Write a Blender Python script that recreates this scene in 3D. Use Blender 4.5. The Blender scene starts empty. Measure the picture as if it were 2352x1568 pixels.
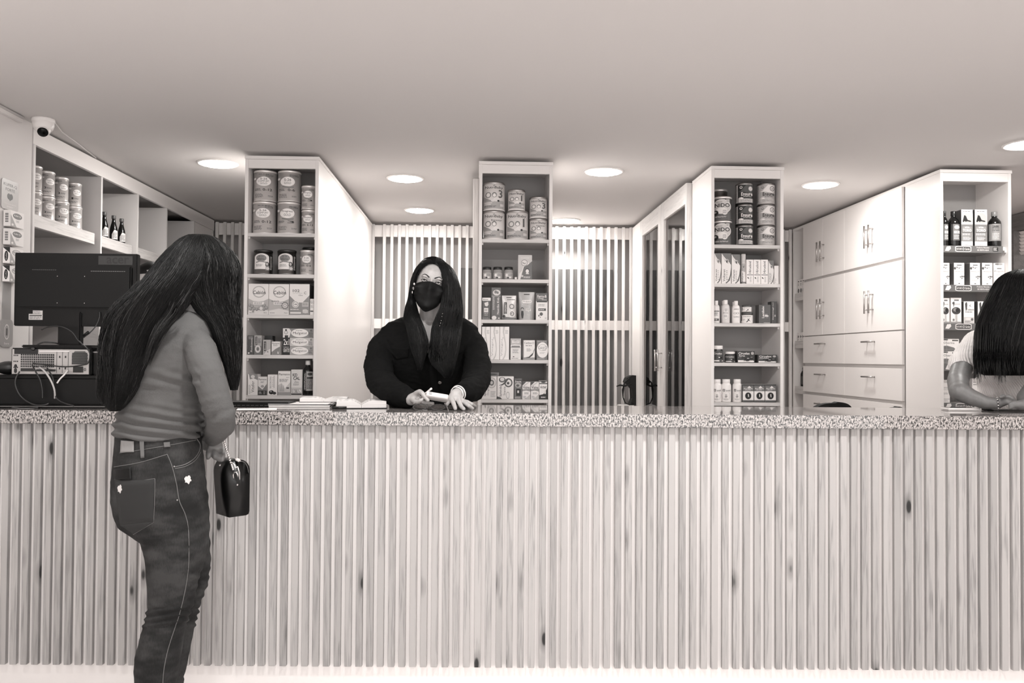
import bpy, bmesh, math, random
from mathutils import Vector, Matrix
from mathutils.bvhtree import BVHTree
R = random.Random(7)
SC = bpy.context.scene
COL = SC.collection
PI = math.pi
# ---------------------------------------------------------------- camera
F = 1900.0; CH = 1.316
def _cam():
    Yc = Vector(((1098-1176)/F, -(821-784)/F, -1)).normalized()
    U = Vector((math.sin(.0075), math.cos(.0075), 0)); U -= Yc*U.dot(Yc); U.normalize()
    return Yc.cross(U), Yc, U
CX, CY, CU = _cam()
def ray(px, py):
    d = Vector(((px-1176)/F, -(py-784)/F, -1)); return Vector((d.dot(CX), d.dot(CY), d.dot(CU)))
def at(px, py, Y):
    r = ray(px, py); r = r*(Y/r.y); return Vector((r.x, r.y, r.z+CH))
def atX(px, py, X):
    r = ray(px, py); r = r*(X/r.x); return Vector((r.x, r.y, r.z+CH))
def atZ(px, py, z):
    r = ray(px, py); r = r*((z-CH)/r.z); return Vector((r.x, r.y, z))
cd = bpy.data.cameras.new('camera'); cam = bpy.data.objects.new('camera', cd); COL.objects.link(cam)
cd.sensor_width = 36; cd.lens = F*36/2352; cd.clip_start = .05
cam.matrix_world = Matrix.Translation((0, 0, CH)) @ Matrix((CX, CY, CU)).to_4x4()
SC.camera = cam
# ---------------------------------------------------------------- world, exposure
SC.view_settings.view_transform = 'Standard'; SC.view_settings.look = 'None'
SC.view_settings.gamma = 1; SC.view_settings.exposure = 0.88
SC.view_settings.use_curve_mapping = False
w = bpy.data.worlds.new('daylight'); SC.world = w; w.use_nodes = True
w.node_tree.nodes['Background'].inputs[0].default_value = (1, .975, .955, 1)
w.node_tree.nodes['Background'].inputs[1].default_value = 1.65      # overcast street seen through the open shop front
LAMP = 74.0
def area(name, loc, size, power, rot=(0, 0, 0)):
    d = bpy.data.lights.new(name, 'AREA'); d.shape = 'DISK'; d.size = size; d.energy = power; d.color = (1, .985, .965)
    o = bpy.data.objects.new(name, d); COL.objects.link(o); o.location = loc; o.rotation_euler = rot; return o
# unseen fill lamps added on the customer side, over and behind the camera
for i, (x, y, p) in enumerate(((-1.75, 2.2, 6), (-.45, 2.25, 12.5), (.75, 2.25, 12.5), (2.15, 2.2, 7), (3.4, 2.2, 3), (-.2, -.8, 10), (2.0, -.8, 10))):
    area('fill_lamp', (x, y, 2.41), .16, p)
# ---------------------------------------------------------------- materials
def lin(g):
    return g/12.92 if g < .04045 else ((g+.055)/1.055)**2.4
def tint(g):
    l = lin(g); k = min(1, g*1.4); return (l, l*(1-.042*k), l*(1-.058*k), 1)
_M = {}
def mat(name):
    m = bpy.data.materials.new(name); m.use_nodes = True
    return m, m.node_tree, m.node_tree.nodes['Principled BSDF']
def G(g, rough=.5, metal=0.0, spec=.5):
    k = (round(g, 3), rough, metal, spec)
    if k not in _M:
        m, t, b = mat('tone_%02d' % int(g*100))
        b.inputs['Base Color'].default_value = tint(g); b.inputs['Roughness'].default_value = rough
        b.inputs['Metallic'].default_value = metal; b.inputs['Specular IOR Level'].default_value = spec
        _M[k] = m
    return _M[k]
def N(t, kind, **kw):
    n = t.nodes.new(kind)
    for k, v in kw.items():
        if k in n.inputs: n.inputs[k].default_value = v
        else: setattr(n, k, v)
    return n
def ramp(t, fac, stops):
    r = t.nodes.new('ShaderNodeValToRGB'); e = r.color_ramp.elements
    while len(e) < len(stops): e.new(.5)
    for q, (p, c) in zip(e, stops): q.position = p; q.color = c if len(c) == 4 else (*c, 1)
    t.links.new(fac, r.inputs[0]); return r.outputs[0]
def wood(name, hi, lo, knots=.5, axis=2, rough=.5, scale=1.0, vary=.12):
    """pine: streaks along one local axis, rings round sparse dark knots, every board its own tone"""
    m, t, b = mat(name); L = t.links
    tc = N(t, 'ShaderNodeTexCoord'); oi = N(t, 'ShaderNodeObjectInfo')
    cr = N(t, 'ShaderNodeVectorMath', operation='SCALE'); cv = N(t, 'ShaderNodeCombineXYZ')
    for i, k in enumerate((37., 61., 83.)):
        mm = N(t, 'ShaderNodeMath', operation='MULTIPLY'); mm.inputs[1].default_value = k
        L.new(oi.outputs['Random'], mm.inputs[0]); L.new(mm.outputs[0], cv.inputs[i])
    add = N(t, 'ShaderNodeVectorMath', operation='ADD')
    L.new(tc.outputs['Object'], add.inputs[0]); L.new(cv.outputs[0], add.inputs[1])
    s = [34*scale]*3; s[axis] = 1.5*scale
    mp = N(t, 'ShaderNodeMapping'); mp.inputs['Scale'].default_value = s; L.new(add.outputs[0], mp.inputs[0])
    ks = [9*scale]*3; ks[axis] = 3.4*scale
    km = N(t, 'ShaderNodeMapping'); km.inputs['Scale'].default_value = ks; L.new(add.outputs[0], km.inputs[0])
    vo = N(t, 'ShaderNodeTexVoronoi'); vo.inputs['Scale'].default_value = 1.0; L.new(km.outputs[0], vo.inputs['Vector'])
    # grain bends round the knots
    mr = N(t, 'ShaderNodeMapRange'); mr.inputs['From Min'].default_value = 0; mr.inputs['From Max'].default_value = .45
    mr.inputs['To Min'].default_value = 2.2; mr.inputs['To Max'].default_value = 0; L.new(vo.outputs['Distance'], mr.inputs[0])
    nz = N(t, 'ShaderNodeTexNoise'); nz.inputs['Scale'].default_value = 1.0; nz.inputs['Detail'].default_value = 3
    nz.inputs['Distortion'].default_value = .6; L.new(mp.outputs[0], nz.inputs['Vector'])
    a1 = N(t, 'ShaderNodeMath', operation='ADD'); m1 = N(t, 'ShaderNodeMath', operation='MULTIPLY'); m1.inputs[1].default_value = 14
    L.new(nz.outputs[0], m1.inputs[0]); L.new(m1.outputs[0], a1.inputs[0]); L.new(mr.outputs[0], a1.inputs[1])
    sn = N(t, 'ShaderNodeMath', operation='SINE'); L.new(a1.outputs[0], sn.inputs[0])
    mr2 = N(t, 'ShaderNodeMapRange'); mr2.inputs['From Min'].default_value = -1; L.new(sn.outputs[0], mr2.inputs[0])
    fine = N(t, 'ShaderNodeTexNoise'); fine.inputs['Scale'].default_value = 6; fine.inputs['Detail'].default_value = 2; L.new(mp.outputs[0], fine.inputs['Vector'])
    mx = N(t, 'ShaderNodeMath', operation='MULTIPLY'); L.new(mr2.outputs[0], mx.inputs[0]); L.new(fine.outputs[0], mx.inputs[1])
    c = ramp(t, mx.outputs[0], [(0, tint(hi)), (.35, tint(hi*.95+lo*.05)), (.8, tint(lo))])
    k = ramp(t, vo.outputs['Distance'], [(0, (0, 0, 0)), (.08*knots, (.05, .05, .05)), (.115*knots, (.6, .6, .6)), (.24*knots+.001, (1, 1, 1))])
    mul = N(t, 'ShaderNodeMix', data_type='RGBA', blend_type='MULTIPLY'); mul.inputs[0].default_value = 1
    L.new(c, mul.inputs[6]); L.new(k, mul.inputs[7])
    v = N(t, 'ShaderNodeMapRange'); v.inputs['To Min'].default_value = 1-vary; v.inputs['To Max'].default_value = 1.0
    L.new(oi.outputs['Random'], v.inputs[0])
    hs = N(t, 'ShaderNodeHueSaturation'); L.new(v.outputs[0], hs.inputs['Value']); L.new(mul.outputs[2], hs.inputs['Color'])
    L.new(hs.outputs[0], b.inputs['Base Color']); b.inputs['Roughness'].default_value = rough
    return m
M_BATTEN = wood('pine_batten', .70, .52, .9, vary=.20)
M_SLAT = wood('pine_slat', .92, .82, .55, vary=.08)
M_FRAME = wood('pine_frame', .87, .74, .6)
M_FRAMEY = wood('pine_rail', .87, .74, .35, axis=1)
M_SHELF = wood('pine_shelf', .88, .72, .3, axis=0)
M_SHELFY = wood('pine_shelf_edge', .87, .72, .3, axis=1)
M_DOOR = wood('dark_plank', .52, .38, 1.2, vary=.2)
M_WINW = wood('window_wood', .5, .38, .3, axis=1)
M_WHITE = G(.93, .35); M_CEIL = G(.83, .9, 0, .1); M_WALL = G(.88, .8)
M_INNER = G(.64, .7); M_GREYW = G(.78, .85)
M_BLACK = G(.05, .55, 0, .3); M_GLOSSK = G(.04, .25); M_STEEL = G(.72, .3, 1.0); M_SILVER = G(.86, .28, .5)
M_RIM = G(.93, .35, .6)
def granite():
    m, t, b = mat('granite'); L = t.links
    tc = N(t, 'ShaderNodeTexCoord')
    mp = N(t, 'ShaderNodeMapping'); mp.inputs['Scale'].default_value = (1.35, 1.2, .75); L.new(tc.outputs['Object'], mp.inputs[0])
    wn = N(t, 'ShaderNodeTexNoise'); wn.inputs['Scale'].default_value = 125; wn.inputs['Detail'].default_value = 4; wn.inputs['Roughness'].default_value = .65; L.new(mp.outputs[0], wn.inputs['Vector'])
    n2 = N(t, 'ShaderNodeTexNoise'); n2.inputs['Scale'].default_value = 210; n2.inputs['Detail'].default_value = 2; L.new(mp.outputs[0], n2.inputs['Vector'])
    c1 = ramp(t, wn.outputs[0], [(.40, tint(.16)), (.46, tint(.42)), (.51, tint(.70)), (.63, tint(.80))])
    c2 = ramp(t, n2.outputs[0], [(.36, tint(.35)), (.45, tint(.95))])
    mul = N(t, 'ShaderNodeMix', data_type='RGBA', blend_type='MULTIPLY'); mul.inputs[0].default_value = .9
    L.new(c1, mul.inputs[6]); L.new(c2, mul.inputs[7]); L.new(mul.outputs[2], b.inputs['Base Color'])
    b.inputs['Roughness'].default_value = .04; b.inputs['IOR'].default_value = 1.55
    return m
M_GRANITE = granite()
def emit(name, c, s):
    m = bpy.data.materials.new(name); m.use_nodes = True; t = m.node_tree
    t.nodes.remove(t.nodes['Principled BSDF']); e = N(t, 'ShaderNodeEmission'); e.inputs[0].default_value = c; e.inputs[1].default_value = s
    t.links.new(e.outputs[0], t.nodes['Material Output'].inputs[0]); return m
def glass(name, g=.97, refl=1.0):
    m = bpy.data.materials.new(name); m.use_nodes = True; t = m.node_tree; t.nodes.remove(t.nodes['Principled BSDF'])
    tr = N(t, 'ShaderNodeBsdfTransparent'); tr.inputs[0].default_value = tint(g); gl = N(t, 'ShaderNodeBsdfGlossy'); gl.inputs['Roughness'].default_value = 0
    fr = N(t, 'ShaderNodeFresnel'); fr.inputs[0].default_value = 1.5; mx = N(t, 'ShaderNodeMixShader')
    t.links.new(fr.outputs[0], mx.inputs[0]); t.links.new(tr.outputs[0], mx.inputs[1]); t.links.new(gl.outputs[0], mx.inputs[2])
    t.links.new(mx.outputs[0], t.nodes['Material Output'].inputs[0]); return m
M_GLASS = glass('glass', 1.0)
# ---------------------------------------------------------------- mesh helpers
class MB:
    def __init__(s): s.bm = bmesh.new(); s.mats = []
    def mi(s, m):
        if m not in s.mats: s.mats.append(m)
        return s.mats.index(m)
    def _set(s, faces, m, sm=False):
        i = s.mi(m)
        for f in faces: f.material_index = i; f.smooth = sm
    def box(s, x0, x1, y0, y1, z0, z1, m, bev=0.0, mtx=None):
        r = bmesh.ops.create_cube(s.bm, size=1); vs = r['verts']
        for v in vs:
            v.co = Vector(((x0+x1)/2+v.co.x*(x1-x0), (y0+y1)/2+v.co.y*(y1-y0), (z0+z1)/2+v.co.z*(z1-z0)))
        fs = list({f for v in vs for f in v.link_faces})
        if bev:
            es = list({e for v in vs for e in v.link_edges})
            r2 = bmesh.ops.bevel(s.bm, geom=es, offset=bev, segments=1 if bev < .002 else 2, affect='EDGES')
            vs = list({v for f in r2['faces'] for v in f.verts} | {v for v in vs if v.is_valid})
            fs = list({f for v in vs for f in v.link_faces})
        if mtx is not None:
            for v in vs: v.co = mtx @ v.co
        s._set(fs, m); return s
    def lathe(s, prof, m, c=(0, 0, 0), seg=28, mtx=None, smooth=True, mats=None):
        """prof: list of (radius, z), bottom to top"""
        rings = []
        for r, z in prof:
            if r < 1e-6: rings.append([s.bm.verts.new((c[0], c[1], c[2]+z))])
            else: rings.append([s.bm.verts.new((c[0]+r*math.cos(2*PI*k/seg), c[1]+r*math.sin(2*PI*k/seg), c[2]+z)) for k in range(seg)])
        vs = [v for q in rings for v in q]
        for i in range(len(rings)-1):
            a, b = rings[i], rings[i+1]; mm = mats[i] if mats else m; fs = []
            for k in range(seg):
                k2 = (k+1) % seg
                if len(a) == 1 and len(b) == 1: continue
                if len(a) == 1: fs.append(s.bm.faces.new((a[0], b[k2], b[k])))
                elif len(b) == 1: fs.append(s.bm.faces.new((a[k], a[k2], b[0])))
                else: fs.append(s.bm.faces.new((a[k], a[k2], b[k2], b[k])))
            s._set(fs, mm, smooth)
        if mtx is not None:
            for v in vs: v.co = mtx @ v.co
        return s
    def rbox(s, hx, hy, hz, m, mtx, r=.4, p=3.5):
        rg = []
        for t, k in ((-1, .55), (-.985, .8), (-.95, .93), (-.88, 1), (.88, 1), (.95, .93), (.985, .8), (1, .55)):
            rg.append((Vector((hx*t, 0, 0)), Vector((0, hy*k, 0)), Vector((0, 0, hz*k))))
        q = MB(); loft(q, rg, m, 28, p); me = bpy.data.meshes.new('r'); q.bm.to_mesh(me); q.bm.free(); me.transform(mtx); s.mi(m); s.bm.from_mesh(me); bpy.data.meshes.remove(me); return s
    def tube(s, pts, rad, m, seg=8, flat=1.0, caps=True):
        """round bar along points; rad a number or list"""
        pts = [Vector(p) for p in pts]; n = len(pts)
        rr = rad if isinstance(rad, (list, tuple)) else [rad]*n
        up = Vector((0, 0, 1)); rings = []
        for i, p in enumerate(pts):
            d = (pts[min(i+1, n-1)]-pts[max(i-1, 0)]).normalized()
            a = d.cross(up)
            if a.length < .1: a = d.cross(Vector((0, 1, 0)))
            a.normalize(); b = a.cross(d).normalized()
            rings.append([s.bm.verts.new(p+a*rr[i]*math.cos(2*PI*k/seg)+b*rr[i]*flat*math.sin(2*PI*k/seg)) for k in range(seg)])
        fs = []
        for i in range(n-1):
            for k in range(seg):
                k2 = (k+1) % seg; fs.append(s.bm.faces.new((rings[i][k], rings[i][k2], rings[i+1][k2], rings[i+1][k])))
        if caps: fs.append(s.bm.faces.new(rings[0][::-1])); fs.append(s.bm.faces.new(rings[-1]))
        s._set(fs, m, True); return s
    def ball(s, c, r, m, seg=12, mtx=None):
        q = bmesh.ops.create_uvsphere(s.bm, u_segments=seg, v_segments=max(6, seg//2+1), radius=1)
        r = Vector(r) if isinstance(r, (tuple, list, Vector)) else Vector((r, r, r))
        for v in q['verts']:
            v.co = Vector((v.co.x*r.x, v.co.y*r.y, v.co.z*r.z))
            if mtx is not None: v.co = mtx @ v.co
            v.co += Vector(c)
        s._set({f for v in q['verts'] for f in v.link_faces}, m, True); return s
    def poly(s, pts, m, sm=False):
        f = s.bm.faces.new([s.bm.verts.new(p) for p in pts]); s._set([f], m, sm); return s
    def prism(s, pts, d, m):
        """closed outline of 3D points extruded by vector d"""
        a = [s.bm.verts.new(p) for p in pts]; b = [s.bm.verts.new(Vector(p)+Vector(d)) for p in pts]; n = len(a)
        fs = [s.bm.faces.new(a[::-1]), s.bm.faces.new(b)]
        for i in range(n): fs.append(s.bm.faces.new((a[i], a[(i+1) % n], b[(i+1) % n], b[i])))
        s._set(fs, m); return s
    def obj(s, name, parent=None, loc=None, rotz=0, **props):
        me = bpy.data.meshes.new(name); bmesh.ops.recalc_face_normals(s.bm, faces=s.bm.faces[:]) if props.pop('recalc', True) else None
        s.bm.to_mesh(me); s.bm.free()
        for m in s.mats: me.materials.append(m)
        return link(name, me, parent, loc, rotz, **props)
def link(name, me, parent=None, loc=None, rotz=0, **props):
    o = bpy.data.objects.new(name, me); COL.objects.link(o)
    if loc is not None: o.location = loc
    if rotz: o.rotation_euler.z = rotz
    if parent is not None: o.parent = parent
    for k, v in props.items(): o[k] = v
    return o
def empty(name, loc=(0, 0, 0), rotz=0, **props):
    o = bpy.data.objects.new(name, None); COL.objects.link(o); o.location = loc; o.rotation_euler.z = rotz; o.empty_display_size = .05
    for k, v in props.items(): o[k] = v
    return o
def struct(name, mb, **k): return mb.obj(name, kind='structure', **k)
# ---------------------------------------------------------------- flat print: labels and lettering
_T = {}
def text2d(s, bold=0):
    k = (s, bold)
    if k in _T: return _T[k]
    cu = bpy.data.curves.new('t', 'FONT'); cu.body = s; cu.size = 1; cu.resolution_u = 2; cu.offset = 0 if ('M' in s or 'W' in s) else bold*.45; cu.fill_mode = 'FRONT'
    o = bpy.data.objects.new('t', cu); COL.objects.link(o)
    me = bpy.data.meshes.new_from_object(o.evaluated_get(bpy.context.evaluated_depsgraph_get()))
    bpy.data.objects.remove(o); bpy.data.curves.remove(cu)
    vs = [v.co.copy() for v in me.vertices]; fs = [tuple(p.vertices) for p in me.polygons]; bpy.data.meshes.remove(me)
    x0 = min(v.x for v in vs); x1 = max(v.x for v in vs); y0 = min(v.y for v in vs); y1 = max(v.y for v in vs)
    _T[k] = ([((v.x-x0)/(x1-x0), (v.y-y0)/(y1-y0)) for v in vs], fs); return _T[k]
def art(items, W, H, mapf, parent, bend=False, thick=.00005, first=2):
    """items are drawn on a W x H face; returns label and lettering children"""
    lab, let = MB(), MB(); rr = random.Random(len(items)*7+int(W*1e4))
    layer = first; nl = nt = 0
    def add(mb, vs, fs, g, lay):
        tmp = bmesh.new(); vv = [tmp.verts.new((x*W, y*H, 0)) for x, y in vs]
        for f in fs:
            try: tmp.faces.new([vv[i] for i in f])
            except ValueError: pass
        if bend:
            xs = [v.co.x for v in tmp.verts]; x0, x1 = min(xs), max(xs); n = int((x1-x0)/(W*.055))
            for i in range(1, n+1):
                c = x0+(x1-x0)*i/(n+1)
                bmesh.ops.bisect_plane(tmp, geom=tmp.verts[:]+tmp.edges[:]+tmp.faces[:], plane_co=(c, 0, 0), plane_no=(1, 0, 0))
        idx = {}
        for v in tmp.verts: idx[v] = mb.bm.verts.new(mapf(v.co.x, v.co.y, thick*lay))
        m = g if not isinstance(g, (int, float)) else G(g, .45); nf = []
        for f in tmp.faces: nf.append(mb.bm.faces.new([idx[v] for v in f.verts]))
        mb._set(nf, m); tmp.free()
    for it in items:
        k = it[0]
        if k == 'r':
            _, x0, y0, x1, y1, g = it; add(lab, [(x0, y0), (x1, y0), (x1, y1), (x0, y1)], [(0, 1, 2, 3)], g, layer); nl += 1
        elif k == 'e':
            _, cx, cy, rx, ry, g = it
            add(lab, [(cx+rx*math.cos(2*PI*i/22), cy+ry*math.sin(2*PI*i/22)) for i in range(22)], [tuple(range(22))], g, layer); nl += 1
        elif k == 'o':
            _, cx, cy, rx, ry, th, g = it; n = 24; vs = []
            for i in range(n):
                a = 2*PI*i/n; vs += [(cx+rx*math.cos(a), cy+ry*math.sin(a)), (cx+rx*(1-th)*math.cos(a), cy+ry*(1-th)*math.sin(a))]
            add(lab, vs, [(2*i, (2*i+2) % (2*n), (2*i+3) % (2*n), 2*i+1) for i in range(n)], g, layer); nl += 1
        elif k == 'p':
            _, pts, g = it; add(lab, pts, [tuple(range(len(pts)))], g, layer); nl += 1
        elif k == 'l':
            _, x0, y0, x1, y1, n, g = it; vs = []; fs = []
            for i in range(n):
                y = y1-(y1-y0)*(i+.5)/n; h = (y1-y0)/n*.22; x = x0; xe = x1-(x1-x0)*rr.random()*.25
                while x < xe:
                    e = min(xe, x+(x1-x0)*(.08+.25*rr.random())); b = len(vs); vs += [(x, y-h), (e, y-h), (e, y+h), (x, y+h)]; fs.append((b, b+1, b+2, b+3)); x = e+(x1-x0)*.04
            add(let, vs, fs, g, layer); nt += 1
        elif k == 't':
            s, cx, cy, tw, th, g = it[1:7]; rot = it[7] if len(it) > 7 else 0; bold = it[8] if len(it) > 8 else .012
            vs, fs = text2d(s, bold)
            if rot: vs = [(cx-(y-.5)*tw, cy+(x-.5)*th) for x, y in vs]
            else: vs = [(cx+(x-.5)*tw, cy+(y-.5)*th) for x, y in vs]
            add(let, vs, fs, g, layer+1); nt += 1
        layer += 1
    for mb, n, nm in ((lab, nl, 'label'), (let, nt, 'lettering')):
        if n: mb.obj(nm, parent, recalc=False)
        else: mb.bm.free()
def tagp(o, label, cat, group=None):
    o['label'] = label; o['category'] = cat
    if group: o['group'] = group
    return o
def carton(name, x0, x1, yf, dep, z0, z1, g, items, label, cat='box', group=None, rotz=0, side=None, top=None):
    W, H = x1-x0, z1-z0; mb = MB(); m = G(g, .5) if isinstance(g, (int, float)) else g
    mb.box(-W/2, W/2, 0, dep, 0, H, m, .0008)
    if side is not None:
        for f in mb.bm.faces:
            if abs(f.normal.x) > .9: f.material_index = mb.mi(G(side, .5))
    o = mb.obj(name, None, ((x0+x1)/2, yf, z0), rotz); tagp(o, label, cat, group)
    art(items, W, H, lambda x, y, d: Vector((x-W/2, -d, y)), o); return o
def can(name, cx, cy, r, z0, h, body, items, label, cat='can', group=None, lid='rim', turn=None):
    """tin with rolled rims and a lid; print bends round it"""
    mb = MB(); R1 = r-.0015
    mb.lathe([(0, .002), (r-.004, .002), (r-.001, 0), (r, .003), (r, .006), (R1, .008), (R1, h-.012), (0, h-.012)], body, seg=72)
    o = mb.obj(name, None, (cx, cy, z0), math.atan2(-cx, cy) if turn is None else turn); tagp(o, label, cat, group)
    lb = MB(); lb.lathe([(R1-.001, h-.013), (r, h-.011), (r, h-.0045), (r-.0012, h-.002), (r-.004, h), (r-.007, h-.003), (0, h-.003)], M_RIM if lid == 'rim' else lid, seg=36); lb.obj('lid', o)
    def mp(x, y, d):
        u = max(-.995, min(.995, (x-r)/r)); a = math.asin(u); q = R1+d+.0002
        return Vector((q*math.sin(a), -q*math.cos(a), .008+y))
    art(items, 2*r, h-.02, mp, o, bend=True); return o
def bottle(name, cx, cy, prof, z0, body, cap, items, label, cat='bottle', group=None, seg=44, lab=(.15, .75)):
    """prof: (r,z) list of glass/plastic; cap: (r, z0, z1, mat); items bent round the widest part"""
    mb = MB(); mb.lathe([(0, 0)]+prof, body, seg=seg); r = max(p[0] for p in prof)
    o = mb.obj(name, None, (cx, cy, z0), math.atan2(-cx, cy)); tagp(o, label, cat, group)
    c = MB(); c.lathe([(0, cap[1]), (cap[0]*.97, cap[1]), (cap[0], cap[1]+.001), (cap[0], cap[2]-.0015), (cap[0]*.93, cap[2]), (0, cap[2])], cap[3], seg=20); c.obj('cap', o)
    H = cap[1]
    if items:
        def mp(x, y, d):
            u = max(-.99, min(.99, (x-r)/r)); a = math.asin(u); q = r+.0003+d
            return Vector((q*math.sin(a), -q*math.cos(a), y))
        art(items, 2*r, H, mp, o, bend=True)
    return o
# ================================================================ THE ROOM
CZ = 2.426
struct('floor', MB().box(-2.7, 4.6, -3, 7.4, -.05, 0, G(.90, .4)))
struct('ceiling', MB().box(-2.7, 4.6, -3, 7.4, CZ, CZ+.1, M_CEIL))
wl = struct('wall_left', MB().box(-2.62, -2.15, -3, 4.05, 0, CZ, M_WALL).box(-2.72, -2.62, -3, 7.4, 0, CZ, M_WALL))
struct('wall_back', MB().box(-2.7, 4.6, 7.0, 7.1, 0, CZ, M_GREYW))
WY0, WY1, WZ0, WZ1 = 4.5, 6.13, .9, 2.30
wr = struct('wall_right', MB().box(4.08, 4.2, -3, WY0, 0, CZ, M_WALL).box(4.08, 4.2, WY1, 7.1, 0, CZ, M_WALL)
            .box(4.08, 4.2, WY0, WY1, 0, WZ0, M_WALL).box(4.08, 4.2, WY0, WY1, WZ1, CZ, M_WALL))
wf = MB().box(4.04, 4.16, WY0-.1, WY1+.05, WZ1, CZ-.004, M_WINW).box(4.04, 4.16, WY1-.05, WY1+.05, WZ0, WZ1, M_WINW)\
    .box(4.04, 4.16, WY0-.1, WY0, WZ0, WZ1, M_WINW).box(4.04, 4.16, WY0, WY1-.05, WZ0-.06, WZ0, M_WINW).box(4.05, 4.12, 5.3, 5.36, WZ0, WZ1, M_WINW)
win = struct('window_1', wf)
MB().box(4.12, 4.125, WY0, WY1-.05, WZ0, WZ1, M_GLASS).obj('pane', win)
for k in range(7):
    MB().box(-.012, .012, 0, WY1-.05-WY0, -.001, .001, G(.9), 0, Matrix.Translation((4.09, WY0, WZ1-.015-k*.026)) @ Matrix.Rotation(.9, 4, 'Y')).obj('blind_slat', win)
# back partition: slats on two white rails, grey wall and a plank double door behind
YB = 6.8
part = empty('trim_1', (0, YB, 0), kind='structure')
for a, b in ((-2.15, -1.27), (-.875, 1.29), (1.70, 2.62)):
    MB().box(a, b, .022, .04, 2.305, 2.40, G(.95)).obj('rail', part); MB().box(a, b, .022, .04, 1.551, 1.63, G(.95)).obj('rail', part)
sm = bpy.data.meshes.new('slat'); q = MB().box(-.0115, .0115, 0, .022, .0, 2.405, M_SLAT, .001); q.bm.to_mesh(sm); q.bm.free(); sm.materials.append(M_SLAT)
xs = [-2.13+.0623*i for i in range(14)]+[-.866, -.775]+[-.775+.0617*i for i in range(1, 33)]+[1.262]+[1.742+.0617*i for i in range(15)]
for x in xs: link('slat', sm, part, (x, 0, 0))
for n, (x0, x1) in enumerate(((-.17, .48), (.484, 1.14))):
    d = empty('door_%d' % (n+1), (0, 6.975, 0), kind='structure')
    MB().box(x0, x1, 0, .02, 0, 2.07, M_DOOR).obj('leaf', d)
    k = 5
    for i in range(k):
        a = x0+(x1-x0)*i/k; b = x0+(x1-x0)*(i+1)/k
        o = MB().box(-(b-a)/2+.002, (b-a)/2-.002, -.012, 0, 0, 2.065, M_DOOR, .0015).obj('plank', d, ((a+b)/2, 0, .0))
# ceiling lamps over the service aisle
M_LAMP = emit('lamp_diffuser', (1, .98, .94, 1), LAMP)
for i, (x, y, lb) in enumerate(((-1.51, 4.82, 'round flush ceiling downlight left of the first tower, above the long-haired customer'),
        (-.46, 5.14, 'round flush ceiling downlight above the masked clerk, the nearer one of that aisle'),
        (.74, 4.87, 'round flush ceiling downlight between the second and third towers, the nearer one'),
        (2.16, 5.14, 'round flush ceiling downlight in front of the white cupboard doors'),
        (-.45, 6.25, 'round ceiling downlight above the masked clerk, farther one close to the slats'),
        (.70, 6.62, 'round ceiling downlight against the slatted partition, whitening the top of the slats'),
        (2.80, 4.10, 'ceiling downlight cut by the right edge of the photo'))):
    o = MB().lathe([(.098, -.003), (.100, -.006), (.112, -.006), (.118, 0), (.118, .0)], G(.92, .4), seg=40).obj('ceiling_downlight', None, (x, y, CZ))
    tagp(o, lb, 'lamp', 'flush downlights in the ceiling')
    MB().lathe([(0, -.016), (.05, -.0148), (.08, -.011), (.094, -.0065), (.0985, -.003)], M_LAMP, seg=40).obj('diffuser', o)
# ================================================================ THE COUNTER
CA = math.atan(-.04); CO = Vector((.13, 3.225, 0)); CM = Matrix.Translation(CO) @ Matrix.Rotation(CA, 4, 'Z')
CT = 1.10
ct = empty('granite_counter', CO, CA); tagp(ct, 'long service counter with a speckled granite top and a front of vertical pine battens', 'counter')
MB().box(-2.27, 3.7, 0, .56, 1.048, CT, M_GRANITE, .0025).obj('countertop', ct)
MB().box(-2.27, 3.7, .042, .062, 0, 1.047, G(.93, .45)).obj('backing_panel', ct)
for x in (-2.25, -1.1, .95, 2.2, 3.6):
    MB().box(x, x+.02, .064, .5, 0, 1.046, M_WHITE).obj('upright', ct)
bm_ = bpy.data.meshes.new('batten'); q = MB().box(-.0125, .0125, 0, .0190, .108, 1.047, M_BATTEN, .0012); q.bm.to_mesh(bm_); q.bm.free(); bm_.materials.append(M_BATTEN)
x0 = at(1024, 1100, 3.245).x - .13
for i in range(-50, 62):
    x = x0+.0421*i+R.uniform(-.0006, .0006)
    if x > -2.26: link('batten', bm_, ct, (x, .0225, 0))
def onct(px, py, z=CT): return atZ(px, py, z)
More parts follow.
